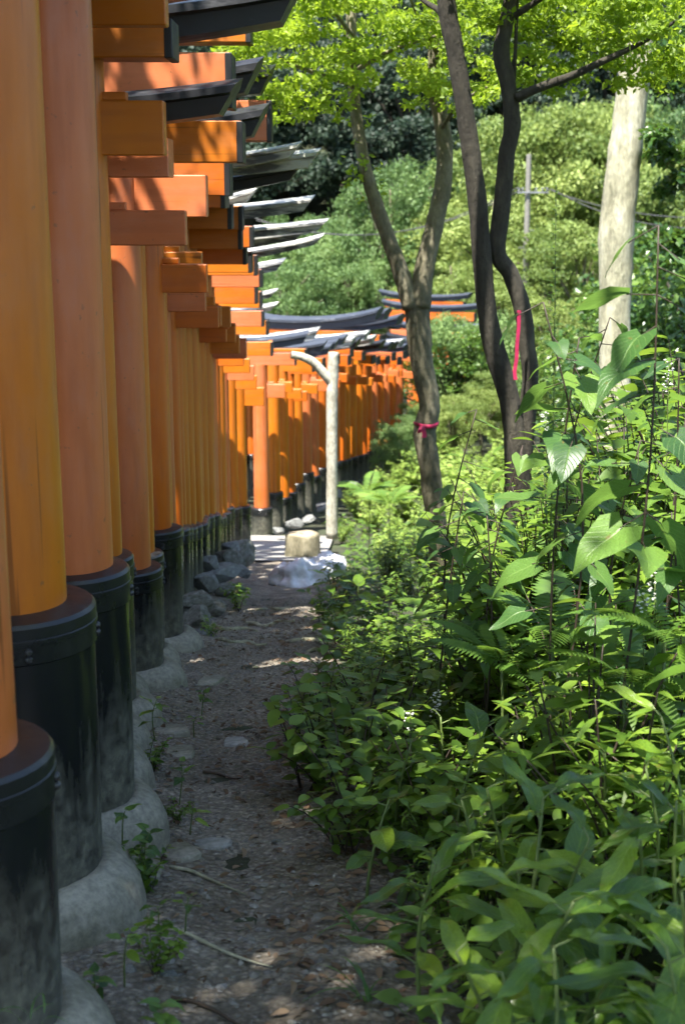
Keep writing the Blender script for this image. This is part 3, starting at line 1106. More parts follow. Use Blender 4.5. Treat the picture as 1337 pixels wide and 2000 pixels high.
flat_stone(458, 1380, 5.75, 0.055, 0.10, 'square pale stone slab lying flat in the path', 0.1, seed=1, h=.008)
flat_stone(412, 1592, 4.25, 0.065, 0.05, 'flat triangular grey stone beside the third gate foot', 0.2, seed=2, h=.008)
flat_stone(345, 1610, 4.15, 0.06, 0.09, 'smooth sloping grey stone touching the third pedestal', 0.5, h=0.006, seed=3, mat='concrete')
flat_stone(330, 1365, 5.9, 0.09, 0.10, 'broad pale stone slab at the foot of the fourth sleeve', 0.1, h=0.006, seed=4, mat='concrete')
flat_stone(350, 1420, 5.5, 0.06, 0.13, 'narrow grey stone edge beside the weeds by the path', 0.1, h=0.006, seed=5, mat='concrete')
flat_stone(250, 1620, 3.95, 0.10, 0.14, 'rough cement patch between second and third pedestals', 0.1, h=0.006, seed=6, mat='concrete')
flat_stone(410, 1285, 7.3, 0.06, 0.16, 'jagged grey stone edge by the sixth pedestal', -0.2, h=0.006, seed=7, mat='concrete')

# pale paving beside the gap in the row
mb = MB()
for (px, py, Y) in [(488, 1075, 17.2), (570, 1075, 17.2), (570, 1035, 20.0), (485, 1035, 20.0)]:
    pass
ys_ = list(np.arange(16.6, 20.8, 0.3))
vs, fs = [], []
for y in ys_:
    for x in np.linspace(-1.5, -0.25 + 0.03 * (y - 16.6), 8):
        step = 0.0
        vs.append((x, y, gz(x, y) + 0.035 + step))
n = 8
for j in range(len(ys_) - 1):
    for i in range(n - 1):
        fs.append((j * n + i, j * n + i + 1, (j + 1) * n + i + 1, (j + 1) * n + i))
mb.add(vs, fs)
o = mb.build('pavement', M['slab'])
tag(o, None, None, kind='structure')

# pale tubes built as the streaks of sunlight that cross the path
for i, (pa, pb, Y, r_) in enumerate([((402, 1206), (500, 1222), 9.3, .018), ((478, 1196), (575, 1199), 9.6, .016), ((420, 1232), (520, 1240), 8.7, .014),
                                     ((560, 1238), (650, 1228), 8.7, .016), ((500, 1168), (565, 1172), 10.4, .014), ((600, 1252), (690, 1246), 8.3, .014)]):
    a, b = at(*pa, Y), at(*pb, Y)
    pts = []
    for k in range(7):
        t = k / 6
        x = a.x + (b.x - a.x) * t
        y = Y + 0.05 * math.sin(k * 1.7 + i)
        pts.append((x, y, path_z(x, y) + r_ * 0.35 + 0.006 * math.sin(k * 2.1)))
    mb = MB()
    mb.tube(pts, [r_ * (0.6 + 0.5 * math.sin(math.pi * (k + .5) / 7)) for k in range(7)], 8, 3, 0.3, i)
    o = mb.build('exposed_root', M['bark_pale'])
    tag(o, ['pale root crossing the path beside the mossy rock', 'pale root crossing the path below the white sack', 'pale root nearest the sixth pedestal',
            'pale root running under the undergrowth on the path', 'pale root just in front of the white sack', 'pale root at the undergrowth edge, nearest of all'][i], 'root', 'roots across the path')

for i, (p0, p1, Y0, Y1, c) in enumerate([((285, 1730), (530, 1770), 3.52, 3.32, 0.0), ((330, 1633), (478, 1658), 3.98, 3.82, 0.0),
                                         ((330, 1815), (505, 1838), 3.12, 3.0, 0.03), ((395, 1440), (470, 1445), 5.2, 5.15, 0.0)]):
    a, b = at(*p0, Y0), at(*p1, Y1)
    pts = [(a.x + (b.x - a.x) * t, a.y + (b.y - a.y) * t + 0.02 * math.sin(t * 5), path_z(a.x + (b.x - a.x) * t, a.y + (b.y - a.y) * t) + 0.006) for t in (0, .25, .5, .75, 1)]
    mb = MB()
    mb.tube(pts, [.006, .006, .005, .004, .002], 6, 3, 0.2, i)
    o = mb.build('twig', M['bark_pale' if i in (0, 1) else 'twig'])  # first is a pale tube in the shape of a sunlight sliver
    tag(o, ['long pale twig lying across the path by the second pedestal', 'pale twig on the path beside the third gate',
            'dark bent twig lying on the path in front', 'short dark twig on the stony middle of the path'][i], 'twig', 'twigs on the path')


def scatter_blobs(n, area, size, seed):
    """pebbles: squashed octahedra, joined"""
    r_ = np.random.RandomState(seed)
    base = np.array([(1, 0, 0), (-1, 0, 0), (0, 1, 0), (0, -1, 0), (0, 0, 1), (0, 0, -1), (.7, .7, .35), (-.7, .7, .3), (-.7, -.7, .35), (.7, -.7, .3)], float)
    fb = np.array([(0, 6, 4), (6, 2, 4), (2, 7, 4), (7, 1, 4), (1, 8, 4), (8, 3, 4), (3, 9, 4), (9, 0, 4)], int)
    V, F = [], []
    c = 0
    for _ in range(n):
        x, y = area(r_)
        s_ = size(r_)
        b = base * (s_ * r_.uniform(.7, 1.3), s_ * r_.uniform(.7, 1.3), s_ * r_.uniform(.4, .8)) * r_.uniform(.75, 1.2, (10, 1))
        a = r_.uniform(0, 6.3)
        ca, sa = math.cos(a), math.sin(a)
        b = np.stack([b[:, 0] * ca - b[:, 1] * sa, b[:, 0] * sa + b[:, 1] * ca, b[:, 2]], 1)
        b += (x, y, path_z(x, y) + s_ * 0.1)
        V.append(b)
        F.append(fb + c)
        c += 10
    return np.concatenate(V), np.concatenate(F)


def path_area(r_):
    y = 2.2 + (r_.rand() ** 1.6) * 9
    xr_ = path_right(y)
    return r_.uniform(-1.0, xr_ + 0.25), y


v, f = scatter_blobs(13000, path_area, lambda r_: 0.003 + 0.012 * r_.rand() ** 6, 3)
o = new_obj('gravel', np_mesh('gravel', v, f, smooth=False), M['pebble'])
tag(o, 'small grey pebbles and grit strewn over the dirt path', 'gravel', None, 'stuff')

STONE_SPOTS = [(740, 1540, 'slate grey'), (560, 1790, 'brown'), (500, 1745, 'grey'), (620, 1790, 'bluish slate'), (440, 1765, 'grey'), (540, 1640, 'pale'),
               (400, 1470, 'brown'), (470, 1455, 'grey'), (545, 1265, 'grey'), (640, 1860, 'pale'), (330, 1900, 'pale rough'), (255, 1900, 'white chipped')]
for i, (px, py, c) in enumerate(STONE_SPOTS):
    Yg = 3.0
    for _ in range(20):
        p = at(px, py, Yg)
        Yg += (p.z - gz(p.x, Yg)) / 0.35 * 0.5
    p = at(px, py, Yg)
    o = new_obj('loose_stone', ROCKS[i % 5].copy(), M['rock_pale' if 'pale' in c or 'white' in c else 'pebble'])
    s_ = (0.010, 0.014, 0.017, 0.021)[i % 4]
    o.scale = (s_ * 1.4, s_, s_ * 0.6)
    o.location = (p.x, p.y, path_z(p.x, p.y) + s_ * 0.2)
    o.rotation_euler = (0, 0, i * 1.3)
    tag(o, ['slate grey stone at the undergrowth side of the path', 'brown stone right of the long pale twig', 'grey stone just above the long pale twig', 'bluish slate stone near the front plants', 'small grey stone left of the brown one', 'pale stone right of the short pale twig', 'brown stone in the stony middle of the path', 'grey stone beside the brown middle one', 'grey stone far down the path before the roots', 'pale stone lowest on the path', 'rough pale stone in the front corner weeds', 'chipped white stone beside the nearest pedestals'][i], 'stone', 'loose stones on the path')

# ---------------------------------------------------------------- leaves
def leaf_arrays(L=1.0, Wd=0.4, shape='lance', na=8, nc=4, curl=0.25, fold=0.18, wave=0.0, seed=0):
    r_ = np.random.RandomState(seed)
    ph = r_.uniform(0, 6.3, 3)
    V, UV = [], []
    for i in range(na + 1):
        t = i / na
        if shape == 'lance':
            w = (math.sin(math.pi * t ** 0.85) ** 0.9) * (1 - 0.25 * t)
            w = max(w, 0.0)
        elif shape == 'heart':
            w = (1 - t) ** 0.62 * (1.05 * min(1, (t + 0.04) * 6) ** 0.5) if t < 1 else 0
            w = (1 - t ** 1.5) * min(1, 0.55 + t * 4)
        elif shape == 'oval':
            w = math.sin(math.pi * t ** 0.75) ** 0.8
        else:
            w = math.sin(math.pi * t ** 0.6)
        w *= Wd / 2
        z0 = -curl * L * t * t + wave * L * 0.05 * math.sin(t * 7 + ph[0])
        for j in range(nc + 1):
            u = -1 + 2 * j / nc
            x = u * w
            y = t * L
            if shape == 'heart' and i == 0:
                y -= abs(u) * 0.16 * L
            if shape == 'heart' and i == 1:
                y -= abs(u) * 0.06 * L
            z = z0 + fold * abs(x) - 0.25 * fold * abs(x) * abs(u) + wave * 0.035 * L * math.sin(t * 11 + ph[1] + (2 if u > 0 else 0)) * abs(u)
            V.append((x, y, z))
            UV.append((u, t))
    F = []
    n = nc + 1
    for i in range(na):
        for j in range(nc):
            F.append((i * n + j, i * n + j + 1, (i + 1) * n + j + 1, (i + 1) * n + j))
    return np.array(V, float), np.array(F, int), np.array(UV, float)


def leaf_mesh(name, mat, **k):
    v, f, uv = leaf_arrays(**k)
    m = np_mesh(name, v, f, np.full(len(v), rng.random()), uv)
    m.materials.append(mat)
    return m


def rotm(yaw, pitch, roll):
    return np.array(Matrix.Rotation(yaw, 3, 'Z') @ Matrix.Rotation(pitch, 3, 'X') @ Matrix.Rotation(roll, 3, 'Y'))


class Foliage:
    """many leaves joined into one mesh"""

    def __init__(s):
        s.V, s.F, s.T, s.U, s.c = [], [], [], [], 0

    def leaf(s, arr, pos, yaw, pitch, roll, scale, tint):
        v, f, uv = arr
        R = rotm(yaw, pitch, roll)
        s.V.append((v * scale) @ R.T + np.asarray(pos))
        s.F.append(f + s.c)
        s.U.append(uv)
        s.T.append(np.full(len(v), tint))
        s.c += len(v)

    def mesh(s, name):
        return np_mesh(name, np.concatenate(s.V), np.concatenate(s.F), np.concatenate(s.T), np.concatenate(s.U))


def crown_cards(n, centers, radii, size, seed, tint_fn=None, droop=0.0, up=0.6):
    """n folded leaf cards (two quads meeting at the midrib) scattered in the clumps given by centers / radii"""
    r_ = np.random.RandomState(seed)
    k = len(centers)
    w = np.array([r[0] * r[1] * r[2] for r in radii]) ** 0.75
    idx = r_.choice(k, n, p=w / w.sum())
    C = np.array(centers)[idx]
    Rr = np.array(radii)[idx]
    d = r_.normal(size=(n, 3))
    d /= np.linalg.norm(d, axis=1)[:, None]
    rad = r_.rand(n) ** 0.45
    P = C + d * rad[:, None] * Rr * r_.uniform(0.75, 1.12, (n, 1))
    nrm = r_.normal(size=(n, 3)) * 0.6 + d * 0.5 + np.array([0, 0, up])
    nrm /= np.linalg.norm(nrm, axis=1)[:, None]
    t = r_.normal(size=(n, 3))
    t -= nrm * (t * nrm).sum(1)[:, None]
    t /= np.linalg.norm(t, axis=1)[:, None]
    b = np.cross(nrm, t)
    s_ = size * r_.uniform(0.6, 1.25, (n, 1))
    v0 = P
    v1 = P + t * s_ * 0.5 + b * s_ * 0.30 + nrm * s_ * 0.07
    v2 = P + t * s_
    v3 = P + t * s_ * 0.5 - b * s_ * 0.30 + nrm * s_ * 0.07
    V = np.stack([v0, v1, v2, v3], 1).reshape(-1, 3)
    base = np.arange(n)[:, None] * 4
    F = np.concatenate([base + np.array([[0, 1, 2]]), base + np.array([[0, 2, 3]])], 0)
    clump_t = r_.rand(k)[idx]
    T = np.clip(0.55 * clump_t + 0.45 * r_.rand(n), 0, 1)
    T = np.repeat(T, 4)
    return V, F, T


# ---------------------------------------------------------------- ground cover (nobody could count it)
def in_veg(x, y, margin=0.0):
    if y < 19:
        if x < path_right(y) + margin:
            return False
    else:
        # right of the curving row of gates
        if x < float(np.interp(y, [19, 22, 26, 30, 36, 44], [0.1, -0.3, 0.1, 0.9, 2.2, 4.0])):
            return False
    # bare lit patch beside the forked tree
    if ((x - 0.35) / 0.62) ** 2 + ((y - 10.7) / 0.75) ** 2 < 1:
        return False
    return True


small_leaf = [leaf_arrays(1, .42, 'lance', 4, 2, .2, .25, 0, s) for s in range(2)] + [leaf_arrays(1, .62, 'oval', 4, 2, .25, .2, 0, 5)]


def ground_cover():
    fo = Foliage()
    r_ = np.random.RandomState(5)
    n = 0
    while n < 15000:
        y = 2.3 + 21 * r_.rand() ** 1.35
        x = r_.uniform(-0.5, 0.25 * y + 1.3)
        if not in_veg(x, y, 0.02 + 0.1 * r_.rand()):
            continue
        n += 1
        s_ = r_.uniform(.03, .075) * (1 + y * 0.035)
        h = r_.rand() ** 1.5 * 0.16
        tn = 0.5 + 0.5 * mnoise.noise(Vector((x * 1.7, y * 1.7, 0)))
        fo.leaf(small_leaf[r_.randint(3)], (x, y, gz(x, y) + h), r_.uniform(0, 6.3), r_.uniform(-.3, .7), r_.uniform(-.5, .5), s_,
                np.clip(tn * .6 + r_.rand() * .4, 0, 1))
    return fo


fo = ground_cover()
o = new_obj('ground_cover', fo.mesh('ground_cover'), M['leaf_cover'])
tag(o, 'low dark green leafy ground cover carpeting the bank beside the path', 'ground cover', None, 'stuff')

# leaf litter on path and under the plants
fo = Foliage()
r_ = np.random.RandomState(8)
dry = [leaf_arrays(1, .45, 'lance', 4, 2, .5, .5, .6, s) for s in range(4)]
for _ in range(2300):
    y = 2.3 + 8 * r_.rand() ** 1.5
    if r_.rand() < 0.55:
        x = path_right(y) + r_.normal() * 0.18
    else:
        x = r_.uniform(-0.9, path_right(y) + 0.3)
    fo.leaf(dry[r_.randint(4)], (x, y, max(path_z(x, y), gz(x, y) - 0.02) + 0.008), r_.uniform(0, 6.3), r_.uniform(-.25, .35), r_.uniform(-.6, .6), r_.uniform(.016, .055), r_.rand())
o = new_obj('leaf_litter', fo.mesh('leaf_litter'), M['litter'])
tag(o, 'curled brown dead leaves scattered over the path and its edges', 'leaf litter', None, 'stuff')

# ---------------------------------------------------------------- plants with leaves as parts
LEAVES_B = [leaf_mesh('leaf', M['leaf_broad'], L=1, Wd=.25 + .05 * (s % 3), shape='lance', na=9, nc=4, curl=.16 + .14 * (s % 3), fold=.22, wave=.8, seed=s) for s in range(6)]
LEAVES_O = [leaf_mesh('leaf', M['leaf_broad'], L=1, Wd=.52, shape='oval', na=8, nc=4, curl=.2 + .1 * s, fold=.2, wave=.7, seed=s + 9) for s in range(3)]
LEAVES_H = [leaf_mesh('leaf', M['leaf_heart'], L=1, Wd=.84, shape='heart', na=9, nc=6, curl=.10 + .14 * s, fold=.16, wave=.6, seed=s + 20) for s in range(4)]


def put_leaf(parent, mesh, pos, yaw, pitch, roll, scale):
    o = bpy.data.objects.new('leaf', mesh)
    COL.objects.link(o)
    o.parent = parent
    o.location = pos
    e = (Matrix.Rotation(yaw, 3, 'Z') @ Matrix.Rotation(pitch, 3, 'X') @ Matrix.Rotation(roll, 3, 'Y')).to_euler()
    o.rotation_euler = e
    o.scale = (scale, scale, scale)
    return o


def broad_plant(base, tip, n, lsize, leaves, label, seed, face=None, stem_mat='stem', name='broadleaf_plant', cat='plant', group=None, stem_r=.005, petiole=.03, pitch0=(.1, .5), t0=.28):
    r_ = random.Random(seed)
    base = Vector(base)
    tip = Vector(tip)
    g = empty(name, base)
    tag(g, label, cat, group)
    d = tip - base
    bend = Vector((r_.uniform(-.12, .12), r_.uniform(-.12, .12), 0)) * d.length
    pts = [Vector((0, 0, -0.03)), d * .33 + bend * .6, d * .68 + bend * .7, d]
    mb = MB()
    mb.tube(pts, [stem_r * 1.25, stem_r * 1.1, stem_r * .9, stem_r * .6], 6, 4)
    P, _ = catmull(pts, [1] * 4, 8)
    yaw = r_.uniform(0, 6.3)
    for i in range(n):
        t = t0 + (1 - t0) * ((i + 1) / n) ** 0.85
        q = P[min(len(P) - 1, int(t * (len(P) - 1)))]
        yaw += 2.4 + r_.uniform(-.35, .35)
        if face is not None:
            yaw = math.pi + face * math.sin(i * 2.4 + seed) + r_.uniform(-.4, .4)
        top = i >= n - 4
        pt = r_.uniform(*pitch0) if not top or face is not None else r_.uniform(.15, .75)
        sc = lsize * r_.uniform(.75, 1.15) * (0.72 if i >= n - 2 else 1)
        pl = petiole * r_.uniform(.7, 1.3)
        dv = Vector((-math.sin(yaw) * math.cos(pt), math.cos(yaw) * math.cos(pt), math.sin(pt)))
        e = q + dv * pl
        mb.tube([q, q + dv * pl * .5, e + dv * 0.01], [stem_r * .5, stem_r * .45, stem_r * .35], 5, 2)
        put_leaf(g, r_.choice(leaves), e, yaw, pt - r_.uniform(0, .25), r_.uniform(-.4, .4), sc)
    mb.build('stem', M[stem_mat], g)
    return g


def plant_at(px, py, Y, **k):
    """tip of the plant at a pixel, rooted on the ground below"""
    tip = at(px, py, Y)
    r_ = random.Random(k.get('seed', 0) + 99)
    bx, by = tip.x + r_.uniform(-.1, .12), tip.y + r_.uniform(-.05, .12)
    base = (bx, by, gz(bx, by) - 0.01)
    return broad_plant(base, tip, **k)


FRONT = [  # pixel of the tip, distance, leaves, leaf length, words
    (850, 1690, 3.0, 9, .155, 'broadleaf plant with pale tip leaves leaning over the path edge', 'B'),
    (1060, 1560, 2.95, 10, .19, 'bright yellow-green broadleaf plant at the centre of the undergrowth', 'B'),
    (1120, 1760, 2.55, 9, .22, 'dark upright broadleaf plant with long pointed leaves in front', 'B'),
    (890, 1860, 2.5, 8, .15, 'low broadleaf plant at the front corner of the path', 'B'),
    (1250, 1640, 2.75, 10, .20, 'broadleaf plant with bluish drooping leaves near the picture edge', 'B'),
    (1300, 1850, 2.35, 8, .20, 'pale leaved plant in the front corner below the others', 'B'),
    (1180, 1470, 3.5, 9, .17, 'broadleaf plant behind the bright yellow-green one', 'B'),
    (950, 1420, 3.9, 10, .13, 'light green plant with rounded leaves above the shaded shrub', 'O'),
    (1010, 1430, 3.8, 9, .13, 'light green plant with rounded leaves beside its twin', 'O'),
    (800, 1460, 4.1, 9, .12, 'dark oval leaved plant at the shrub by the path', 'O'),
    (1290, 1400, 3.3, 9, .18, 'long leaved plant hanging over from the picture edge', 'B'),
    (1230, 1330, 4.0, 9, .15, 'long leaved plant above the drooping bluish one', 'B'),
    (1010, 1700, 2.9, 8, .15, 'shaded broadleaf plant between the bright and pale tipped ones', 'B'),
    (1200, 1900, 2.45, 7, .17, 'low broadleaf plant under the dark upright one', 'B'),
    (760, 1560, 3.7, 8, .11, 'small oval leaved plant hugging the path edge', 'O'),
    (900, 1560, 3.5, 9, .13, 'shaded plant with oval leaves behind the pale tipped one', 'O'),
    (1100, 1400, 4.0, 9, .14, 'broadleaf plant in shade below the ferns', 'O'),
    (1320, 1560, 2.9, 8, .19, 'broadleaf plant cut by the picture edge at mid height', 'B'),
    (700, 1450, 4.6, 8, .12, 'dark leaved sprig leaning out over the stony path', 'O'),
    (620, 1300, 5.9, 9, .12, 'green leafy sprig reaching over the middle of the path', 'O'),
    (720, 1300, 5.6, 9, .12, 'leafy plant just right of the sprig over the path', 'O'),
    (860, 1310, 5.0, 9, .12, 'plant of oval leaves in the middle of the undergrowth', 'O'),
    (650, 1200, 8.4, 8, .15, 'leafy sprig beside the pale roots on the path', 'O'),
    (700, 1140, 9.2, 9, .17, 'dark leafy plant in front of the white sack', 'O'),
    (980, 1900, 2.45, 8, .17, 'dark broadleaf plant behind the front grass', 'B'),
    (1080, 1850, 2.4, 8, .19, 'shaded long leaved plant low behind the front grass', 'B'),
    (1330, 1740, 2.45, 8, .2, 'broadleaf plant cut by the picture edge near the front corner', 'B'),
    (1150, 1640, 2.8, 9, .17, 'yellow-green plant right of the brightest one', 'B'),
    (1260, 1500, 3.2, 9, .17, 'broadleaf plant between the drooping one and the thicket', 'B'),
    (950, 1540, 3.3, 9, .14, 'mid green plant left of the brightest one', 'B'),
    (860, 1400, 4.4, 9, .11, 'small leafed plant behind the dark oval leaved one', 'B'),
    (1120, 1300, 4.3, 9, .13, 'broad plant just under the bright fern', 'B'),
    (640, 1120, 10.6, 8, .16, 'sprig of large leaves touching the white sack', 'O'),
]
for i, (px, py, Y, n, ls, lab, kind) in enumerate(FRONT):
    plant_at(px, py, Y, n=n, lsize=ls * (1.12 if kind == 'B' else 1.0), leaves=LEAVES_B if kind == 'B' else LEAVES_O, label=lab, seed=100 + i, group='broadleaf plants beside the path',
             stem_r=.004 + .0006 * ls * 10)

TALL = [
    (1285, 440, 3.9, 11, .24, 'tallest heart-leaved plant with dark stem at the picture edge'),
    (1130, 660, 4.4, 9, .19, 'heart-leaved plant below the pale trunk with wide flat leaves'),
    (1060, 590, 4.3, 5, .17, 'heart-leaved sprig crossing in front of the dark trunk'),
    (1190, 620, 5.2, 8, .17, 'heart-leaved plant in front of the foot of the pale trunk'),
    (930, 800, 5.4, 6, .20, 'heart-leaved plant with one big round leaf by the dark trunk'),
    (1020, 870, 5.0, 8, .17, 'heart-leaved plant under the pink tape'),
    (905, 960, 5.0, 9, .14, 'slim heart-leaved plant beside the forked trunk'),
    (950, 1000, 4.9, 8, .15, 'second slim heart-leaved plant beside the forked trunk, just right of it'),
    (1250, 860, 4.3, 9, .17, 'dark stemmed heart-leaved plant between the tallest one and the pale trunk'),
    (1180, 960, 4.6, 9, .15, 'heart-leaved plant in the dim middle of the thicket'),
    (1310, 1000, 4.0, 9, .17, 'heart-leaved plant low at the picture edge'),
    (1090, 1010, 5.2, 8, .15, 'heart-leaved plant above the bright fern'),
    (1325, 700, 4.4, 8, .18, 'heart-leaved plant cut by the picture edge behind the tallest one'),
]
for i, (px, py, Y, n, ls, lab) in enumerate(TALL):
    plant_at(px, py, Y, n=n + 6, lsize=ls * (.62 if i > 2 else .8), leaves=LEAVES_H, label=lab, seed=300 + i, group='heart-leaved tall plants', stem_mat='stem_dark', name='heart_leaved_plant',
             stem_r=.0040, petiole=.07, pitch0=(-.6, .05), face=2.2, t0=.42)

# ---------------------------------------------------------------- shrubs, weeds, ferns (shared meshes, copied)
def shrub_mesh(seed, nst, h, spread, nleaf, lsize, arrs, droop=.2):
    r_ = random.Random(seed)
    fo = Foliage()
    sb = MB()
    for s_ in range(nst):
        a = r_.uniform(0, 6.3)
        rr = spread * math.sqrt(r_.random())
        hh = h * r_.uniform(.55, 1.05)
        p0 = Vector((r_.uniform(-.06, .06), r_.uniform(-.06, .06), -.03))
        p3 = Vector((math.cos(a) * rr, math.sin(a) * rr, hh))
        pts = [p0, p0.lerp(p3, .35) + Vector((0, 0, hh * .14)), p0.lerp(p3, .7) + Vector((0, 0, hh * .12)), p3]
        sb.tube(pts, [.004, .0035, .0028, .0015], 4, 2)
        P, _ = catmull(pts, [1] * 4, 6)
        yaw = r_.uniform(0, 6)
        st = r_.random()
        for k in range(nleaf):
            t = .22 + .78 * k / (nleaf - 1)
            q = P[int(t * (len(P) - 1))]
            yaw += 2.4 + r_.uniform(-.4, .4)
            fo.leaf(r_.choice(arrs), q, yaw, r_.uniform(-.35, .55), r_.uniform(-.45, .45), lsize * r_.uniform(.6, 1.2),
                    min(1, max(0, .5 * st + .5 * r_.random() + (.2 if t > .9 else 0) - .1)))
    return sb.mesh('stem'), fo.mesh('foliage')


def fern_frond(L, seed):
    fo = Foliage()
    r_ = random.Random(seed)
    arr = leaf_arrays(1, .24, 'lance', 3, 2, .15, .1, 0, seed)
    n = 20
    for i in range(n):
        t = (i + 1.5) / (n + 1)
        y = L * t
        z = L * (.55 * t - .62 * t * t)
        w = L * .30 * math.sin(math.pi * (t * .86 + .12)) ** .8
        for sd in (1, -1):
            fo.leaf(arr, (0, y, z), -sd * (1.25 - .35 * t), -.1, sd * .1, w * r_.uniform(.9, 1.1), .4 + .5 * r_.random())
    m = fo.mesh('frond')
    m.materials.append(M['leaf_fern'])
    return m


arr_l = [leaf_arrays(1, .40, 'lance', 5, 2, .25, .22, 0, s) for s in range(2)]
arr_o = [leaf_arrays(1, .58, 'oval', 5, 2, .22, .2, 0, s) for s in range(2)]
arr_n = [leaf_arrays(1, .20, 'lance', 4, 2, .35, .2, 0, s) for s in range(2)]
KIND = {
    'small_shrub': [shrub_mesh(s, 11, .42, .30, 13, .075, arr_o) for s in range(4)],
    'leafy_weed': [shrub_mesh(10 + s, 8, .55, .22, 14, .085, arr_l) for s in range(4)],
    'narrow_leaved_weed': [shrub_mesh(20 + s, 12, .50, .24, 18, .085, arr_n) for s in range(3)],
    'bank_bush': [shrub_mesh(30 + s, 22, .9, .65, 16, .13, arr_o) for s in range(3)],
}
KIND['thicket_bush'] = [shrub_mesh(40 + s, 18, 1.15, .5, 18, .095, arr_l if s else arr_o) for s in range(3)]
KLAB = {
    'thicket_bush': ('tall leafy thicket bush', 'tall bushes of the thicket'),
    'small_shrub': ('oval leaved low shrub', 'small shrubs in the undergrowth'),
    'leafy_weed': ('upright pointed leaved weed', 'leafy weeds in the undergrowth'),
    'narrow_leaved_weed': ('narrow leaved feathery weed', 'narrow weeds in the undergrowth'),
    'bank_bush': ('rounded leafy bush on the bank', 'bushes on the sunlit bank'),
}


def proj(x, y, z):
    dep = y * CP - z * SP
    return 668.5 + FPX * x / dep, 1000 - FPX * (z * CP + y * SP) / dep


KTOP = {'small_shrub': .46, 'leafy_weed': .62, 'narrow_leaved_weed': .56, 'bank_bush': .98, 'thicket_bush': 1.28}
LIM_NEAR = ([500, 640, 750, 880, 1000, 1150, 1250, 1337], [1290, 1220, 1130, 1000, 870, 810, 740, 630])
LIM_FAR = ([500, 640, 700, 760, 800, 900, 1000, 1337], [1060, 1000, 930, 880, 820, 780, 740, 600])


def fit(kind, loc, sc):
    """how tall the undergrowth may stand: the bank is low by the path and rises towards the thicket"""
    lim = LIM_NEAR if loc[1] < 10 else LIM_FAR
    px, _ = proj(*loc)
    top = at(px, float(np.interp(px, *lim)), loc[1]).z - loc[2]
    return min(sc, max(.25, top) / KTOP[kind])


def put_clump(kind, loc, rz, sc, k, label=None, group=None, mat='leaf_small', name=None):
    sm, fm = KIND[kind][k % len(KIND[kind])]
    sc = fit(kind, loc, sc)
    g = empty(name or kind, loc, rz)
    g.scale = (sc, sc, sc)
    lab, grp = KLAB[kind]
    if label is None:
        zx = 'near the picture edge' if loc[0] > .15 * loc[1] + .15 else ('close to the path' if loc[0] < .07 * loc[1] + .1 else 'in mid thicket')
        zy = 'at the front' if loc[1] < 3.6 else ('level with the narrow path' if loc[1] < 6 else ('before the forked trunk' if loc[1] < 10.7 else ('just past the forked trunk' if loc[1] < 15 else ('level with the white trunk' if loc[1] < 21 else 'toward the bend'))))
        lab = lab + ', ' + zy + ' ' + zx
        grp = grp + ', ' + zy + ' ' + zx
    tag(g, label or lab, 'bush' if kind in ('bank_bush', 'thicket_bush') else ('shrub' if kind == 'small_shrub' else 'weed'), group or grp)
    a = new_obj('stem', sm, M['stem_dark'], g)
    b = new_obj('foliage', fm, M[mat], g)
    b['kind'] = 'stuff'
    return g


r_ = random.Random(77)
cnt = {'small_shrub': 0, 'leafy_weed': 0, 'narrow_leaved_weed': 0}
tries = 0
while sum(cnt.values()) < 430 and tries < 9000:
    tries += 1
    y = 2.45 + 10.5 * r_.random() ** 1.15
    x = path_right(y) + .14 + (0.25 * y + .9 - path_right(y)) * r_.random()
    if not in_veg(x, y, .12):
        continue
    # keep the plants next to the path and next to the lens low
    kind = r_.choice(['small_shrub', 'small_shrub', 'leafy_weed', 'leafy_weed', 'narrow_leaved_weed'])
    dist_path = x - path_right(y)
    sc = r_.uniform(.55, 1.0) * min(1.0, .45 + dist_path * .75) * (0.62 if y < 3.2 else 1.0)
    if x > 0.10 * y + .2 and y > 3.5:
        sc *= 1.5
    put_clump(kind, (x, y, gz(x, y)), r_.uniform(0, 6.3), sc, r_.randint(0, 9))
    cnt[kind] += 1

n_ = tries = 0
while n_ < 60 and tries < 4000:
    tries += 1
    y = 5.2 + 4.2 * r_.random()
    x = r_.uniform(.095 * y, .25 * y + .6)
    sc = r_.uniform(.85, 1.25) * (.75 + 1.1 * min(1, max(0, (x / y - .10) / .12)))
    put_clump('leafy_weed' if r_.random() < .5 else 'thicket_bush', (x, y, gz(x, y)), r_.uniform(0, 6.3), sc * (1.25 if n_ % 2 else .8), r_.randint(0, 9))
    n_ += 1

# overhanging shrub at the bend of the path
for i, (x, y, s_) in enumerate([(-.10, 4.9, .95), (.04, 4.5, .95), (-.14, 5.4, .85), (.12, 5.0, 1.1), (.25, 4.3, 1.0), (0, 4.15, .75), (-.12, 6.2, .7), (.1, 5.8, 1.0)]):
    put_clump('small_shrub', (x, y, gz(x, y)), i * 1.1, s_, i, ['dense shrub bulging farthest over the path', 'dense shrub just before the bulging one', 'dense shrub just past the bulging one', 'taller dense shrub behind the bulging one', 'dense shrub deepest in the bank at the narrow path', 'dense shrub nearest the viewer at the narrow path', 'last small dense shrub at the narrow path', 'tall dense shrub behind the last small one'][i], 'shrubs bulging over the path', name='overhanging_shrub')

# bushes on the bank further back
tries = n_ = 0
while n_ < 150 and tries < 6000:
    tries += 1
    y = 11.2 + 19 * r_.random()
    x = r_.uniform(-0.3, 0.25 * y + 1.2)
    if not in_veg(x, y, .5):
        continue
    if x < 0.55 and y < 19 and r_.random() < .6:
        continue
    sc = r_.uniform(.5, .85) * (.75 if x < 1.2 else 1.1) * (1.0 if y < 20 else 1.1)
    if x < .9:
        sc *= .75
    put_clump('bank_bush', (x, y, gz(x, y)), r_.uniform(0, 6.3), sc, r_.randint(0, 9), mat='leaf_bank')
    n_ += 1

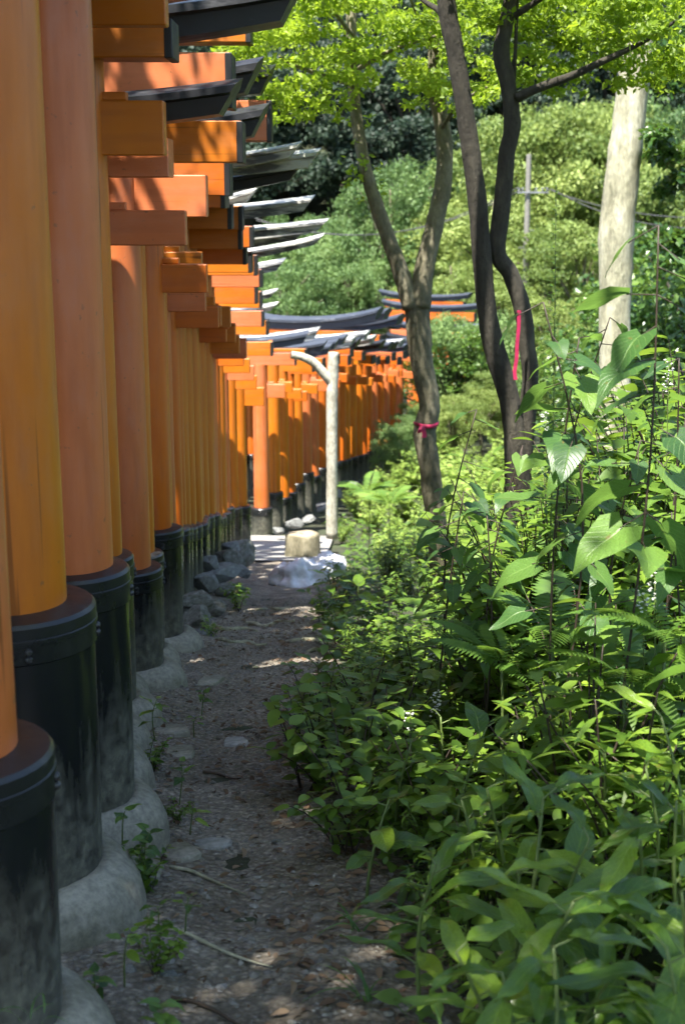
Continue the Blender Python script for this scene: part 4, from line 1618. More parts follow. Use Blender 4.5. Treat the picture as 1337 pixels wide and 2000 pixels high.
# ferns
FR = [fern_frond(1.0, s) for s in range(3)]
for i, (px, py, Y, L, n, lab) in enumerate([
    (1080, 1180, 4.6, .42, 7, 'bright fern with sunlit fronds in the thicket'), (940, 1150, 5.6, .38, 6, 'feathery fern behind the bare ground patch'),
    (1220, 1280, 3.9, .40, 6, 'fern in shade below the white flowers'), (980, 1250, 4.7, .36, 7, 'fern low in front of the bright one'),
    (880, 1170, 6.3, .40, 6, 'fern at the foot of the forked trunk'), (1160, 1130, 5.4, .5, 7, 'fern behind the bright fern'),
    (1300, 1180, 3.8, .42, 6, 'fern near the picture edge under the heart leaves'), (760, 960, 15.5, .6, 7, 'fern on the sunlit bank right of the white trunk'),
    (720, 940, 17, .6, 7, 'fern on the bank just beside the white trunk')]):
    p = at(px, py, Y)
    z = gz(p.x, Y)
    g = empty('fern', (p.x, Y, max(z, p.z - .25 * L)))
    tag(g, lab, 'fern', 'ferns in the undergrowth')
    for k in range(n):
        o = new_obj('frond', FR[(i + k) % 3], None, g)
        o.rotation_euler = (rng.uniform(.1, .6), rng.uniform(-.2, .2), k * 6.28 / n + rng.uniform(-.3, .3))
        s_ = .75 * L * rng.uniform(.8, 1.15)
        o.scale = (s_, s_, s_)
    if p.z - .25 * L > z:
        mb = MB()
        mb.tube([(0, 0, z - g.location.z - .03), (0.01, 0, (z - g.location.z) * .5), (0, 0, 0)], [.006, .006, .005], 6, 2)
        mb.build('stem', M['stem'], g)

# white flowers
for i, (px, py, Y, L, lab) in enumerate([(1278, 1120, 3.9, .10, 'small white flower cluster near the picture edge in the thicket'), (1255, 1160, 3.9, .07, 'lower white flower cluster beside its twin'),
                                         (850, 1350, 4.8, .09, 'white flower spike above the dark shrub'), (845, 1260, 5.6, .07, 'small white flower spike behind the dark shrub'),
                                         (1305, 705, 5.4, .13, 'white flower spike at the edge beside the heart leaves'), (1065, 800, 6.6, .12, 'white flower cluster under the flat heart leaves'),
                                         (800, 1390, 4.6, .08, 'low white flower spike at the shrub by the path')]):
    p = at(px, py, Y)
    zg = gz(p.x, Y)
    g = empty('white_flower', (p.x, Y, zg))
    tag(g, lab, 'flower', 'white flowers in the undergrowth')
    hh = p.z - zg
    mb = MB()
    mb.tube([(0, 0, -.02), (.02, .01, hh * .5), (0, 0, hh)], [.003, .0025, .0015], 5, 3)
    mb.build('stem', M['stem'], g)
    mb = MB()
    fr = random.Random(i)
    for q in range(26):
        t = q / 26
        c = Vector((fr.uniform(-.018, .018), fr.uniform(-.018, .018), hh - L * t + fr.uniform(-.01, .01)))
        s_ = fr.uniform(.004, .008)
        vs = [c + Vector(d) * s_ for d in ((1, 0, .2), (0, 1, .1), (-1, 0, .2), (0, -1, .1), (0, 0, .7), (0, 0, -.5))]
        mb.add(vs, [(0, 1, 4), (1, 2, 4), (2, 3, 4), (3, 0, 4), (1, 0, 5), (2, 1, 5), (3, 2, 5), (0, 3, 5)])
    o = mb.build('blossom', M['petal'], g)
    o['kind'] = 'stuff'

# long grass at the front
def blade_mesh(L, bend, w, seed):
    n = 8
    V, F, UV = [], [], []
    for i in range(n + 1):
        t = i / n
        y = L * (t - .22 * bend * t ** 3)
        z = L * (1.0 * t - .95 * bend * t * t)
        ww = w * (1 - t ** 2.2) * (0.6 + .4 * min(1, t * 4))
        for u in (-1, 0, 1):
            V.append((u * ww / 2, y * (.35 + .75 * bend * t), z - (0.12 * ww if u == 0 else 0)))
            UV.append((u, t))
    for i in range(n):
        for j in range(2):
            F.append((i * 3 + j, i * 3 + j + 1, i * 3 + j + 4, i * 3 + j + 3))
    m = np_mesh('blade', np.array(V, float), np.array(F, int), np.full(len(V), random.Random(seed).random()), np.array(UV, float))
    m.materials.append(M['leaf_grass'])
    return m


BL = [blade_mesh(1, b, .035, i) for i, b in enumerate((.5, .8, 1.05, .9))]
for i, (px, py, Y, L, n, lab) in enumerate([
    (905, 1985, 2.4, .40, 14, 'arching grass tuft at the front between path and plants'), (1090, 2010, 2.3, .50, 16, 'long arching grass tuft at the very front of the undergrowth'),
    (1250, 2030, 2.28, .46, 13, 'pale grass tuft in the front corner'), (730, 1790, 3.1, .20, 9, 'short dark grass tuft at the path edge'),
    (840, 1660, 3.5, .22, 8, 'grass tuft beneath the shaded shrub'), (290, 1985, 2.65, .13, 12, 'grass tuft growing beside the nearest pedestal'),
    (690, 1690, 3.5, .16, 9, 'fine grass tuft leaning into the path'), (60, 1985, 2.55, .10, 6, 'small grass tuft on the nearest pedestal')]):
    p = at(px, py, Y)
    g = empty('grass_tuft', (p.x, Y, gz(p.x, Y) if i != 7 else p.z))
    tag(g, lab, 'grass tuft', 'grass tufts by the path')
    for k in range(n):
        o = new_obj('blade', BL[(i + k) % 4], None, g)
        s_ = L * rng.uniform(.7, 1.2)
        o.scale = (s_ * 1.15, s_, s_)
        o.rotation_euler = (0, rng.uniform(-.2, .2), rng.uniform(0, 6.3))
        o.location = (rng.uniform(-.03, .03), rng.uniform(-.03, .03), -.01)

# weeds along the feet of the gates
for i, (px, py, Y, h, n, ls, lab) in enumerate([
    (285, 1640, 3.85, .17, 9, .055, 'leafy weed growing between second and third pedestals'), (300, 1770, 3.35, .13, 8, .05, 'small weed beside the second pedestal'),
    (175, 1900, 2.95, .09, 6, .045, 'low bright weed between the nearest pedestals'), (300, 1370, 5.2, .13, 8, .06, 'leafy weed at the fourth sleeve'),
    (348, 1490, 4.7, .13, 6, .045, 'thin weed standing in the path'), (370, 1580, 4.25, .06, 6, .045, 'low weed beside the flat triangular stone'),
    (393, 1350, 5.9, .08, 6, .04, 'tiny weed on the path near the square stone'), (378, 1400, 5.5, .06, 6, .04, 'tiny weed beside the narrow stone edge'),
    (465, 1170, 10.6, .16, 14, .075, 'bright green tuft of weeds at the foot of the rock pile'), (405, 1225, 9.1, .10, 8, .06, 'weed among the mossy rocks'),
    (237, 1585, 3.9, .07, 3, .06, 'single broad leaf sprouting on the third pedestal'), (360, 1750, 3.35, .07, 5, .035, 'tiny sprig beside the pale twig'),
    (310, 1960, 2.75, .10, 9, .05, 'leafy weed clump in the front corner of the path'), (240, 1830, 3.05, .10, 6, .05, 'weed at the right side of the second pedestal'),
    (440, 1110, 12.5, .12, 9, .07, 'weed growing out of the rock pile')]):
    tip = at(px, py, Y)
    zb = max(gz(tip.x, Y), tip.z - h)
    broad_plant((tip.x, Y, zb), (tip.x + .01, Y, zb + h), n, ls, LEAVES_O if i % 2 else LEAVES_H, lab, 700 + i, name='weed', cat='weed', group='weeds at the gate feet', stem_r=.002, petiole=.012)

for i, (px, py, Y, sc, lab) in enumerate([(283, 1690, 3.8, .40, 'bushy weed between the second and third pedestals'), (300, 1800, 3.25, .30, 'bushy weed beside the second pedestal'),
                                          (285, 1985, 2.7, .30, 'bushy weed clump in the front corner of the path'), (290, 1400, 5.15, .34, 'bushy weed at the fourth sleeve'),
                                          (465, 1190, 10.3, .50, 'bushy bright weed below the rock pile'), (345, 1560, 4.45, .22, 'small bushy weed by the third pedestal'),
                                          (415, 1240, 8.9, .30, 'bushy weed among stones by the sixth pedestal')]):
    p = at(px, py, Y)
    put_clump('small_shrub', (p.x, Y, gz(p.x, Y)), i, sc, i, lab, 'weeds at the gate feet', mat='leaf_small', name='bushy_weed')

# thin tall stem with narrow leaves
tip, b_ = at(1085, 350, 5.2), at(1078, 760, 5.2)
g = empty('tall_weed', (b_.x, 5.2, gz(b_.x, 5.2)))
tag(g, 'very thin tall green weed with narrow leaves beside the utility pole', 'weed')
mb = MB()
hh = tip.z - gz(b_.x, 5.2)
mb.tube([(0, 0, -.03), (0.01, 0, hh * .5), (tip.x - b_.x, 0, hh)], [.004, .0035, .0015], 6, 4)
mb.build('stem', M['stem'], g)
fo = Foliage()
for k in range(190):
    t = .45 + .55 * k / 190
    fo.leaf(arr_n[k % 2], ((tip.x - b_.x) * t * .9, 0, hh * t), k * 2.4, .5, 0, .10 * (1.15 - t * .8), .5)
o = new_obj('foliage', fo.mesh('foliage'), M['leaf_fern'], g)
o['kind'] = 'stuff'

# ---------------------------------------------------------------- trees
def crown_of(name_parent, cl, n, size, mat, seed, up=.8):
    V, F, T = crown_cards(n, [c for c, _ in cl], [r for _, r in cl], size, seed, up=up)
    m = np_mesh('crown', V, F, T, smooth=False)
    o = new_obj('crown', m, M[mat], name_parent)
    o['kind'] = 'stuff'
    return o


def px_path(pts, Y0, Y1=None):
    n = len(pts)
    Y1 = Y0 if Y1 is None else Y1
    return [at(x, y, Y0 + (Y1 - Y0) * i / (n - 1)) for i, (x, y) in enumerate(pts)]


# forked tree
g = empty('forked_tree', (0, 0, 0))
tag(g, 'slender forked tree with olive bark and a pink ribbon round its trunk', 'tree')
YF = 10.7
k = YF / FPX / 1.02
mb = MB()
mb.tube(px_path([(872, 1230), (862, 1120), (850, 1010), (838, 910), (829, 845), (838, 790), (823, 710), (818, 650), (812, 590)], YF),
        [w * k / 2 for w in (64, 48, 42, 42, 47, 43, 44, 52, 50)], 16, 5, .09, 1)
mb.build('trunk', M['bark'], g)
for (pts, ws, sd) in [([(806, 600), (778, 520), (745, 430), (716, 340), (697, 240), (688, 130), (686, 30), (692, -120)], (44, 32, 29, 26, 23, 22, 20, 15), 2),
                      ([(818, 600), (829, 520), (850, 430), (866, 350), (866, 270), (852, 180), (850, 90), (858, -20), (866, -130)], (46, 39, 36, 34, 33, 31, 28, 26, 20), 3)]:
    mb = MB()
    mb.tube(px_path(pts, YF - .02, YF + .1), [w * k / 2 for w in ws], 12, 5, .09, sd)
    mb.build('branch', M['bark'], g)
for (pts, ws) in [([(690, 165), (640, 150), (580, 130), (545, 110)], (12, 9, 7, 4)), ([(692, 140), (740, 110), (800, 85), (850, 70)], (10, 8, 6, 4)),
                  ([(688, 70), (650, 20), (610, -30)], (10, 8, 5)), ([(862, 250), (900, 200), (950, 170)], (9, 6, 4)), ([(852, 100), (820, 40), (790, -30)], (10, 8, 5))]:
    mb = MB()
    mb.tube(px_path(pts, YF, YF - .5), [w * k / 2 for w in ws], 7, 4, .1, 5)
    mb.build('branch', M['bark'], g)
cl = []
rc = random.Random(31)
for (px, py, Y, w, h, d) in [(560, 110, 9.9, .42, .10, .5), (600, 60, 10.2, .45, .12, .5), (640, 140, 10.4, .40, .08, .45), (610, 180, 10.3, .25, .06, .3), (700, 60, 10.8, .5, .12, .5),
                             (760, 100, 10.9, .42, .10, .5), (820, 60, 10.6, .45, .12, .5), (740, 20, 10.5, .5, .14, .5), (650, 10, 10.2, .5, .14, .5), (890, 130, 10.6, .42, .10, .5),
                             (930, 160, 10.8, .36, .08, .4), (545, 165, 9.9, .3, .10, .4), (600, 215, 10.1, .2, .06, .3), (660, 190, 10.3, .22, .07, .3), (760, 170, 10.8, .25, .08, .3), (690, 300, 10.7, .10, .12, .1), (720, 360, 10.7, .09, .12, .1), (860, 150, 10.4, .3, .1, .3), (800, 130, 11.2, .35, .08, .4),
                             (520, 30, 10, .4, .1, .5), (720, -60, 10.6, .9, .2, .9), (560, -60, 10, .8, .2, .9), (880, -60, 10.9, .9, .2, .9), (570, 190, 10.1, .16, .05, .2)]:
    c = at(px, py, Y)
    for q in range(8):
        cl.append(((c.x + rc.uniform(-w, w) * 1.1, Y + rc.uniform(-d, d) * 1.1, c.z + rc.uniform(-h, h) * 2.0), (w * rc.uniform(.2, .5), d * rc.uniform(.2, .5), h * rc.uniform(.2, .5))))
crown_of(g, cl, 16000, .052, 'leaf_maple', 5, .5)

# dark two-stemmed tree
g = empty('dark_tree', (0, 0, 0))
tag(g, 'dark tree of two leaning stems with pink tape hanging from one', 'tree')
YD = 8.6
k = YD / FPX / 1.02
base = at(1015, 1010, YD)
mb = MB()
mb.tube(px_path([(1022, 1180), (1012, 1000), (1006, 860), (994, 780), (970, 700), (952, 620), (941, 510), (930, 380), (912, 250), (890, 110), (873, 20), (858, -120)], YD),
        [w * k / 2 for w in (80, 58, 48, 42, 44, 39, 38, 37, 36, 35, 36, 28)], 14, 5, .08, 11)
mb.build('trunk', M['bark_dark'], g)
mb = MB()
mb.tube(px_path([(1012, 960), (1028, 830), (1034, 740), (1028, 670), (1018, 600), (996, 535), (970, 490), (980, 400), (988, 310), (1000, 240), (990, 160), (978, 100), (992, 20), (1010, -120)], YD, YD + .12),
        [w * k / 2 for w in (46, 35, 33, 33, 34, 33, 34, 34, 32, 33, 31, 33, 27, 22)], 14, 5, .09, 12)
mb.build('trunk', M['bark_dark'], g)
for (pts, ws, dy) in [([(1010, 190), (1050, 172), (1110, 150), (1175, 120), (1250, 84), (1320, 40)], (20, 17, 15, 13, 9, 6), -.4), ([(885, 55), (855, 20), (825, 0), (790, -40)], (16, 12, 9, 6), .3),
                      ([(995, 260), (1003, 150), (1008, 40), (1012, -80)], (9, 8, 7, 5), .25), ([(1005, 30), (1080, -20), (1160, -80)], (14, 10, 7), -.3)]:
    mb = MB()
    mb.tube(px_path(pts, YD + .05, YD + dy), [w * k / 2 for w in ws], 8, 4, .1, 7)
    mb.build('branch', M['bark_dark'], g)
cl = []
for (px, py, Y, w, h, d) in [(1120, 60, 8.9, .45, .10, .5), (1200, 40, 8.7, .45, .10, .5), (1280, 60, 8.4, .42, .10, .5), (1060, 40, 9.2, .42, .12, .5), (1160, 110, 9.3, .40, .08, .4),
                             (960, 60, 9.6, .42, .12, .5), (1040, 120, 9.6, .36, .08, .4), (1230, 130, 9.0, .34, .06, .4), (900, 30, 9.2, .4, .12, .5), (1320, 20, 8.4, .4, .1, .5), (1090, 10, 8.8, .5, .1, .5),
                             (1240, 150, 8.9, .3, .07, .3), (1265, 95, 8.8, .34, .08, .3), (1210, 70, 8.8, .34, .08, .3), (940, 180, 9.9, .24, .06, .3), (1100, 160, 9.2, .22, .05, .3), (1180, -40, 8.6, .8, .2, .8), (1000, -60, 8.8, .8, .2, .8)]:
    c = at(px, py, Y)
    for q in range(8):
        cl.append(((c.x + rc.uniform(-w, w) * 1.1, Y + rc.uniform(-d, d) * 1.1, c.z + rc.uniform(-h, h) * 2.0), (w * rc.uniform(.2, .5), d * rc.uniform(.2, .5), h * rc.uniform(.2, .5))))
crown_of(g, cl, 13500, .048, 'leaf_maple', 6, .5)
# unseen overhead canopy added to shade the near path, gates and front plants
cl = []
for q in range(240):
    x, y = (rc.uniform(-3.4, .8), rc.uniform(-1.8, 1.8)) if q < 50 else (rc.uniform(-7, 4.5), rc.uniform(-8, 1.5))
    z = 3.2 + rc.uniform(0, 2.6)
    if q >= 128:
        x, y, z = rc.uniform(-4.2, -1.45), rc.uniform(1.2, 8.8), rc.uniform(3.0, 4.4)
    if -.7 < x < .7 and -1.0 < y < 1.7 and rc.random() < .8:  # clumps left out so dappled sun reaches the front plants
        continue
    cl.append(((x, y, z), (rc.uniform(.4, .95), rc.uniform(.4, .95), rc.uniform(.12, .3))))
crown_of(g, cl, 62000, .12, 'leaf_maple', 8, 1.0)
for _ in range(7):  # limbs reaching into the added canopy
    a, b_ = at(985, -40, YD), Vector((rc.uniform(-3, 1), rc.uniform(-1, 3), rc.uniform(3.3, 5)))
    mb = MB()
    mb.tube([a, a.lerp(b_, .35) + Vector((0, 0, .7)), a.lerp(b_, .7) + Vector((0, 0, .5)), b_], [.05, .04, .025, .01], 7, 4, .1, _)
    mb.build('branch', M['bark_dark'], g)

# pale trunk at the right
g = empty('pale_tree', (0, 0, 0))
tag(g, 'thick pale sunlit trunk of a tall tree right of the utility pole', 'tree')
YP = 16.0
k = YP / FPX / 1.02
mb = MB()
mb.tube(px_path([(1192, 1080), (1198, 860), (1200, 680), (1201, 560), (1204, 450), (1216, 330), (1230, 210), (1244, 90), (1262, -60), (1280, -200)], YP),
        [w * k / 2 for w in (84, 68, 62, 62, 70, 66, 62, 60, 54, 46)], 18, 6, .10, 21)
mb.build('trunk', M['bark_pale'], g)
for pts, ws in [([(1240, 150), (1280, 110), (1330, 90)], (18, 12, 8)), ([(1250, 20), (1200, -40), (1150, -90)], (18, 12, 8))]:
    mb = MB()
    mb.tube(px_path(pts, YP, YP - .6), [w * k / 2 for w in ws], 8, 4, .1, 3)
    mb.build('branch', M['bark_pale'], g)
cl = []
for (px, py, Y, w, h, d) in [(1315, 260, 15.6, .36, .25, .5), (1330, 370, 15.6, .25, .2, .4), (1325, 160, 15.8, .45, .3, .5), (1360, 60, 16.2, .7, .4, .7), (1290, -120, 17.2, .9, .3, .7), (1325, 480, 15.6, .25, .2, .35)]:
    c = at(px, py, Y)
    for q in range(4):
        cl.append(((c.x + rc.uniform(-w, w) * .8, Y + rc.uniform(-d, d) * .7, c.z + rc.uniform(-h, h)), (w * rc.uniform(.3, .6), d * rc.uniform(.3, .6), h * rc.uniform(.3, .6))))
crown_of(g, cl, 7000, .10, 'leaf_gloss', 9, .8)

# sawn-off white forked trunk
g = empty('sawn_trunk', (0, 0, 0))
tag(g, 'bleached sawn-off trunk with one bent arm standing by the gates', 'dead tree')
YW = 16.9
k = YW / FPX / 1.02
mb = MB()
mb.tube(px_path([(648, 1050), (648, 960), (648, 860), (648, 780), (650, 735), (651, 688)], YW), [w * k / 2 for w in (26, 23, 23, 24, 23, 21)], 12, 5, .10, 31)
mb.build('trunk', M['bark_white'], g)
mb = MB()
mb.tube(px_path([(645, 745), (632, 730), (612, 708), (590, 697), (568, 693)], YW, YW - .1), [w * k / 2 for w in (19, 19, 18, 16, 16)], 10, 5, .10, 32)
mb.build('arm', M['bark_white'], g)

# stump
c = at(590, 1092, 17.4)
mb = MB()
mb.lathe([(.26, -.3), (.235, 0), (.215, .12), (.21, .31), (.20, .325)], 24, (0, 0, 0), lambda r, z, a: (r * (1 + .07 * math.sin(a * 5 + 1) + .04 * math.sin(a * 9)), z + .01 * math.sin(a * 2)))
g = empty('tree_stump', (c.x, c.y, c.z))
tag(g, 'squat sawn tree stump beside the pale paving', 'stump')
mb.build('bark', M['bark'], g, True, 50)
mb = MB()
mb.lathe([(.185, .322), (.183, .334), (.10, .336)], 24, (0, 0, 0), lambda r, z, a: (r * (1 + .07 * math.sin(a * 5 + 1)), z + .01 * math.sin(a * 2)))
mb.build('cut_face', M['cut'], g)

# white sack, slumped
import bmesh
def sack(px, py, Y, sx, sy, sz, seed, label):
    p = at(px, py, Y)
    bm = bmesh.new()
    bmesh.ops.create_icosphere(bm, subdivisions=4, radius=1)
    for v in bm.verts:
        q = v.co.copy()
        w = 1 + .25 * mnoise.noise(q * 1.1 + Vector((seed, 0, 0))) - .75 * abs(mnoise.noise(Vector((q.x * 1.9, q.y * 1.9, q.z * .8)) + Vector((0, seed, 0)))) - .35 * abs(mnoise.noise(Vector((q.x * 4.5, q.y * 4.5, q.z * 1.6)))) + .2
        v.co = Vector((q.x * sx * w, q.y * sy * w, max(-.35, q.z) * sz * w))
        if q.x > .6:
            v.co.z += (q.x - .6) * sz * .5
            v.co.y *= 1 - (q.x - .6) * 1.2
    m = bpy.data.meshes.new('white_sack')
    bm.to_mesh(m)
    bm.free()
    m.polygons.foreach_set('use_smooth', [True] * len(m.polygons))
    o = new_obj('white_sack', m, M['sack'])
    o.location = p
    tag(o, label, 'sack', 'white sacks on the path')


sack(585, 1136, 13.6, .29, .24, .23, 1.0, 'crumpled white plastic sack lying on the path below the stump')
sack(640, 1108, 14.1, .17, .15, .15, 4.0, 'smaller white sack half under leaves behind the crumpled one')

# pink tape and ribbon
def ribbon(pts, w, name, label, parent=None):
    vs, fs = [], []
    for i, p in enumerate(pts):
        p = Vector(p)
        tw = .4 * math.sin(i * 1.1)
        d = Vector((math.cos(tw), math.sin(tw), 0)) * w / 2
        off = Vector((-math.sin(tw), math.cos(tw), 0)) * .0008
        vs += [p - d - off, p + d - off, p + d + off, p - d + off]
    n = len(pts)
    for i in range(n - 1):
        for j in range(4):
            fs.append((i * 4 + j, i * 4 + (j + 1) % 4, (i + 1) * 4 + (j + 1) % 4, (i + 1) * 4 + j))
    fs += [(0, 1, 2, 3), tuple((n - 1) * 4 + j for j in (3, 2, 1, 0))]
    mb = MB()
    mb.add(vs, fs)
    o = mb.build(name, M['pink_tape'], parent, True, 50)
    if label:
        tag(o, label, 'ribbon')
    return o


kd = YD / FPX / 1.02
ribbon([at(x, y, YD - .14) for x, y in [(1013, 606), (1012, 640), (1009, 670), (1008, 700), (1004, 725), (1006, 742)]], 7.5 * kd, 'pink_tape', 'pink plastic tape hanging down from the dark leaning stem')
g = empty('pink_ribbon', at(832, 828, YF))
tag(g, 'pink ribbon knotted round the forked trunk', 'ribbon')
mb = MB()
rr = 24 * YF / FPX / 1.02
mb.lathe([(rr * 1.04, -.012), (rr * 1.07, -.010), (rr * 1.08, .010), (rr * 1.05, .013)], 24, (0, 0, 0), lambda r, z, a: (r * (1 + .05 * math.sin(a * 3)), z + .008 * math.sin(a * 2 + 1)))
mb.build('band', M['pink_tape'], g)
pp = at(832, 828, YF)
ribbon([Vector((-.03, -rr * 1.1 - .01, 0)), Vector((-.028, -rr * 1.1 - .02, -.03)), Vector((-.02, -rr * 1.1 - .015, -.06)), Vector((-.024, -rr * 1.1 - .02, -.085))], .035, 'tail', None, g)
ribbon([Vector((-.03, -rr * 1.1 - .012, 0.004)), Vector((-.055, -rr * 1.1 - .03, -.02)), Vector((-.06, -rr * 1.1 - .02, -.05))], .03, 'tail', None, g)

# ---------------------------------------------------------------- utility pole and wires
YU = 47.0
top, ft = at(1032, 302, YU), at(1027, 640, YU)
g = empty('utility_pole', (top.x, YU, ft.z))
tag(g, 'grey utility pole with one crossarm rising behind the dark trunks', 'utility pole')
hh = top.z - ft.z
mb = MB()
mb.lathe([(.12, -4), (.11, 0), (.08, hh), (.07, hh + .01)], 14)
mb.build('pole', M['pole'], g, True, 40)
ca = at(1032, 376, YU).z - ft.z
mb = MB()
mb.bevbox(-.36, .66, -.16, -.10, ca - .028, ca + .028, .006)
arm = mb.build('crossarm', M['steel'], g, False)
for x in (-.31, -.18, .25, .45, .60):
    mb = MB()
    mb.lathe([(.015, 0), (.03, .03), (.02, .06), (.032, .08), (.02, .12)], 10, (x, -.13, ca + .041))
    mb.build('insulator', M['steel'], arm, True, 40)
for q in range(6):
    z = ca - 1.2 - q * .55
    mb = MB()
    mb.bevbox(-.26 if q % 2 else .08, -.08 if q % 2 else .26, -.015, .015, z - .012, z + .012, .003)
    mb.build('step_bolt', M['steel'], g, False)


def wire(a, b, sag, label, r=.012):
    pts = [Vector(a).lerp(Vector(b), t) - Vector((0, 0, sag * 4 * t * (1 - t))) for t in [i / 12 for i in range(13)]]
    mb = MB()
    mb.tube(pts, [r] * 13, 5, 1)
    o = mb.build('power_line', M['wire'])
    tag(o, label, 'cable', 'cables on the utility pole')


pc = at(1030, 376, YU)
wire(pc + Vector((-.36, -.13, .15)), at(500, 430, 44), .9, 'upper cable running from the pole to the gates side', .016)
wire(pc + Vector((-.18, -.13, .12)), at(480, 420, 46), 1.0, 'lower cable running from the pole to the gates side', .016)
wire(pc + Vector((.5, -.13, .15)), at(1420, 425, 40), .3, 'upper cable running from the pole past the pale trunk', .018)
wire(pc + Vector((.72, -.13, .12)), at(1420, 445, 39), .4, 'lower cable running from the pole past the pale trunk', .018)

# ---------------------------------------------------------------- far trees
def tree_kind(seed, R, H, n, size, mat, bark, flat=1.0):
    r_ = random.Random(seed)
    cl = []
    for _ in range(110):
        a, b_ = r_.uniform(0, 6.3), r_.random()
        rr = R * math.sqrt(r_.random())
        z = H * (.30 + .62 * b_) 
        lim = math.sqrt(max(.08, 1 - ((z - H * .55) / (H * .5)) ** 2))
        c = (math.cos(a) * rr * lim, math.sin(a) * rr * lim, z)
        s_ = R * r_.uniform(.07, .27)
        c = (c[0] * r_.uniform(.8, 1.25), c[1] * r_.uniform(.8, 1.25), c[2])
        cl.append((c, (s_ * r_.uniform(.7, 1.6), s_ * r_.uniform(.7, 1.6), s_ * r_.uniform(.35, 1.2) * flat)))
    V, F, T = crown_cards(n, [c for c, _ in cl], [r for _, r in cl], size, seed, up=.35)
    m = np_mesh('crown', V, F, T, smooth=False)
    m.materials.append(M[mat])
    mb = MB()
    mb.tube([(0, 0, -1.0), (R * .04, 0, H * .25), (0, R * .05, H * .55), (0, 0, H * .9)], [H * .035, H * .028, H * .018, H * .005], 8, 4, .1, seed)
    for (c, s_) in cl[::6]:
        mb.tube([(0, 0, H * .3), (c[0] * .5, c[1] * .5, c[2] * .8), c], [H * .012, H * .008, H * .003], 5, 3)
    t = mb.mesh('trunk')
    t.materials.append(M[bark])
    return t, m


TK = {
    'light': [tree_kind(s, 3.0, 5.6, 17000, .16, 'leaf_far_light', 'bark', .7) for s in (1, 2)],
    'mid': [tree_kind(s, 2.9, 5.4, 17000, .155, 'leaf_far_mid', 'bark', .8) for s in (3, 4)],
    'dark': [tree_kind(s, 4.0, 10.5, 16000, .25, 'leaf_far_dark', 'bark_dark', .9) for s in (5, 6, 7)],
    'gloss': [tree_kind(s, 2.2, 4.4, 9000, .13, 'leaf_gloss', 'bark_dark', .9) for s in (8, 9)],
}
TLAB = {'light': ('pale yellow-green broad tree at the foot of the hillside', 'pale trees below the hillside'),
        'mid': ('fresh green bushy tree on the lower hillside', 'green trees on the lower hillside'),
        'dark': ('tall dark evergreen tree on the shaded hillside', 'dark evergreens on the hillside'),
        'gloss': ('dark glossy evergreen at the side behind the thicket', 'glossy evergreens behind the thicket')}


def tree(kind, x, y, sc, rz, k, z=None, name=None, label=None, group=None):
    t, c = TK[kind][k % len(TK[kind])]
    nm = {'light': 'pale_green_tree', 'mid': 'green_tree', 'dark': 'evergreen_tree', 'gloss': 'glossy_evergreen'}[kind]
    g = empty(nm, (x, y, gz(x, y) if z is None else z), rz)
    g.scale = (sc, sc, sc) if kind in ('gloss', 'dark') else (sc * .82, sc * .82, sc * (.92 + .35 * random.Random(int(x * 37 + y * 91)).random()))
    lab, grp = TLAB[kind]
    tag(g, label or lab, 'tree', group or grp)
    new_obj('trunk', t, None, g)
    o = new_obj('crown', c, None, g)
    o['kind'] = 'stuff'
    return g


r_ = random.Random(5)
# lower slope
SLOPE = [(470, 44, 'mid', .7), (540, 47, 'mid', .74), (610, 50, 'mid', .8), (680, 49, 'mid', .72), (760, 52, 'mid', .82), (840, 55, 'mid', .85), (580, 54, 'mid', .72), (700, 55, 'mid', .76),
                                       (900, 52, 'light', .9), (960, 50, 'light', 1.05), (1040, 52, 'light', 1.2), (1110, 51, 'light', 1.2), (1170, 54, 'light', 1.1), (1000, 57, 'light', 1.0), (1090, 58, 'light', 1.1),
                                       (880, 46.5, 'light', .7), (975, 45, 'light', .62), (1075, 44, 'light', .5), (1140, 46, 'light', .9), (1250, 50, 'light', 1.1), (1330, 52, 'mid', 1.2), (420, 50, 'mid', .8), (1400, 52, 'mid', 1.1), (350, 48, 'mid', .8)]
for i, (px, Y, kind, sc) in enumerate(SLOPE):
    x = at(px, 500, Y).x
    nth = ORD[sorted(q[0] for q in SLOPE if q[2] == kind).index(px)]
    nth = 'leftmost' if nth == 'nearest' else nth + ' from the left'
    tree(kind, x, Y, sc * r_.uniform(.92, 1.08), r_.uniform(0, 6.3), i, label=TLAB[kind][0] + ', ' + nth)
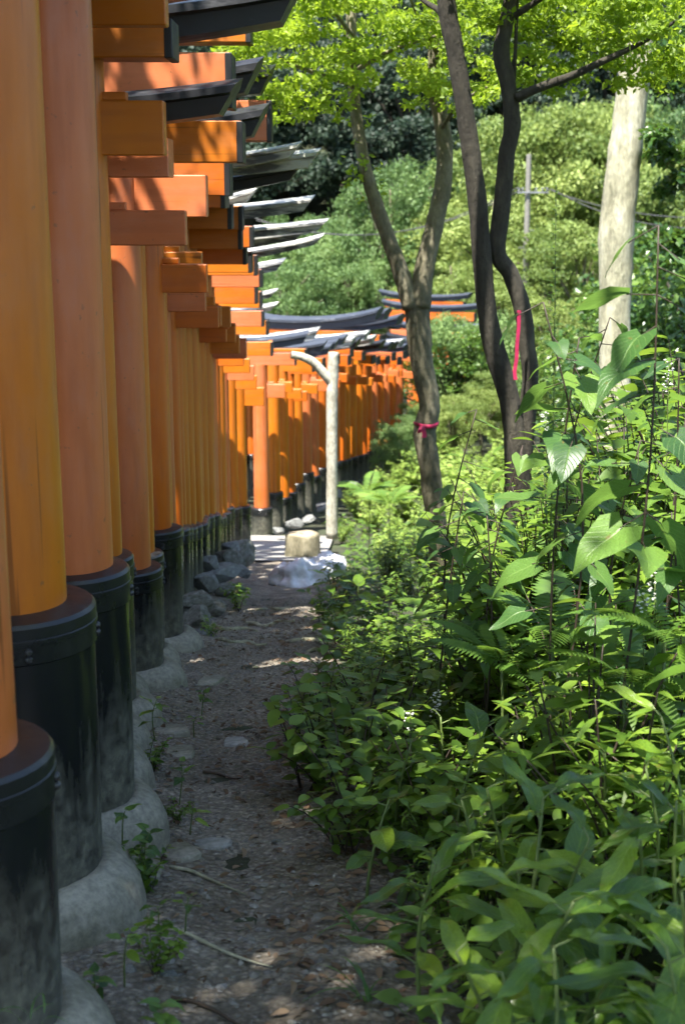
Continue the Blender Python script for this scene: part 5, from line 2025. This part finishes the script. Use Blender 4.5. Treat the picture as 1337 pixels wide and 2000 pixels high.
# dark forest above
n_ = 0
for row, Y in enumerate((60, 66, 73, 81, 90, 102)):
    nx = 13
    for i in range(nx):
        x = (-.30 + .60 * (i + (.5 if row % 2 else 0)) / (nx - 1)) * Y + r_.uniform(-1.5, 1.5)
        y = Y + r_.uniform(-2.5, 2.5)
        if row == 0 and 0.10 * Y < x < .17 * Y:
            tree('light', x, y, r_.uniform(.85, 1.05), r_.uniform(0, 6.3), i, label=f'large pale tree in the lowest row of evergreens, place {ORD[i]} from the left')
        else:
            tree('dark', x, y, r_.uniform(.8, 1.15), r_.uniform(0, 6.3), i + row,
                 label='dark evergreen on the hillside, ' + ['lowest', 'second', 'third', 'fourth', 'fifth', 'highest'][row] + ' row, ' + ('leftmost' if i == 0 else ORD[i] + ' from the left'))
# evergreens at the right side behind the thicket
for i, (px, py, Y, sc) in enumerate([(1330, 700, 19, .75), (1390, 600, 21, 1.0), (1310, 620, 24, .9), (1440, 700, 18, .9), (1260, 720, 27, .85), (1370, 560, 28, 1.2)]):
    p = at(px, py, Y)
    tree('gloss', p.x, Y, sc, i * 1.3, i, z=gz(p.x, Y), label=['dark glossy evergreen right behind the tallest heart-leaved plant', 'tall glossy evergreen rising at the picture edge', 'glossy evergreen just right of the pale trunk foot', 'glossy evergreen mostly cut by the picture edge', 'glossy evergreen half hidden behind the pale trunk', 'largest glossy evergreen, behind all the others at the edge'][i])
# small trees and bushes below the far gates
for i, (px, Y, sc, kind) in enumerate([(800, 31, .26, 'mid'), (830, 33, .24, 'light'), (880, 35.5, .66, 'gloss'), (935, 36.5, .5, 'gloss'), (885, 30, .26, 'light'), (940, 33, .26, 'light'), (780, 28.5, .22, 'mid'), (915, 36.0, .62, 'mid'), (990, 34, .36, 'light'), (1060, 33, .4, 'mid'), (1120, 32, .45, 'light'), (1180, 31, .45, 'mid')]):
    x = at(px, 800, Y).x
    tree(kind, x, Y, sc, i * .9, i, label=['small green tree against the last pillars of the row', 'small pale tree right of the forked trunk foot', 'dark bush veiling the far gates right of the forked trunk', 'second dark bush veiling the far gates, nearer the dark trunks', 'low pale tree below the dark bush', 'low pale tree just left of the dark trunks', 'lowest green tree beside the last sleeves', 'leafy tree covering the far gates just left of the dark trunks', 'pale tree right behind the dark trunks', 'green tree between dark trunks and pale trunk', 'pale tree left of the pale trunk foot', 'green tree directly behind the pale trunk foot'][i], group='small trees before the far gates')
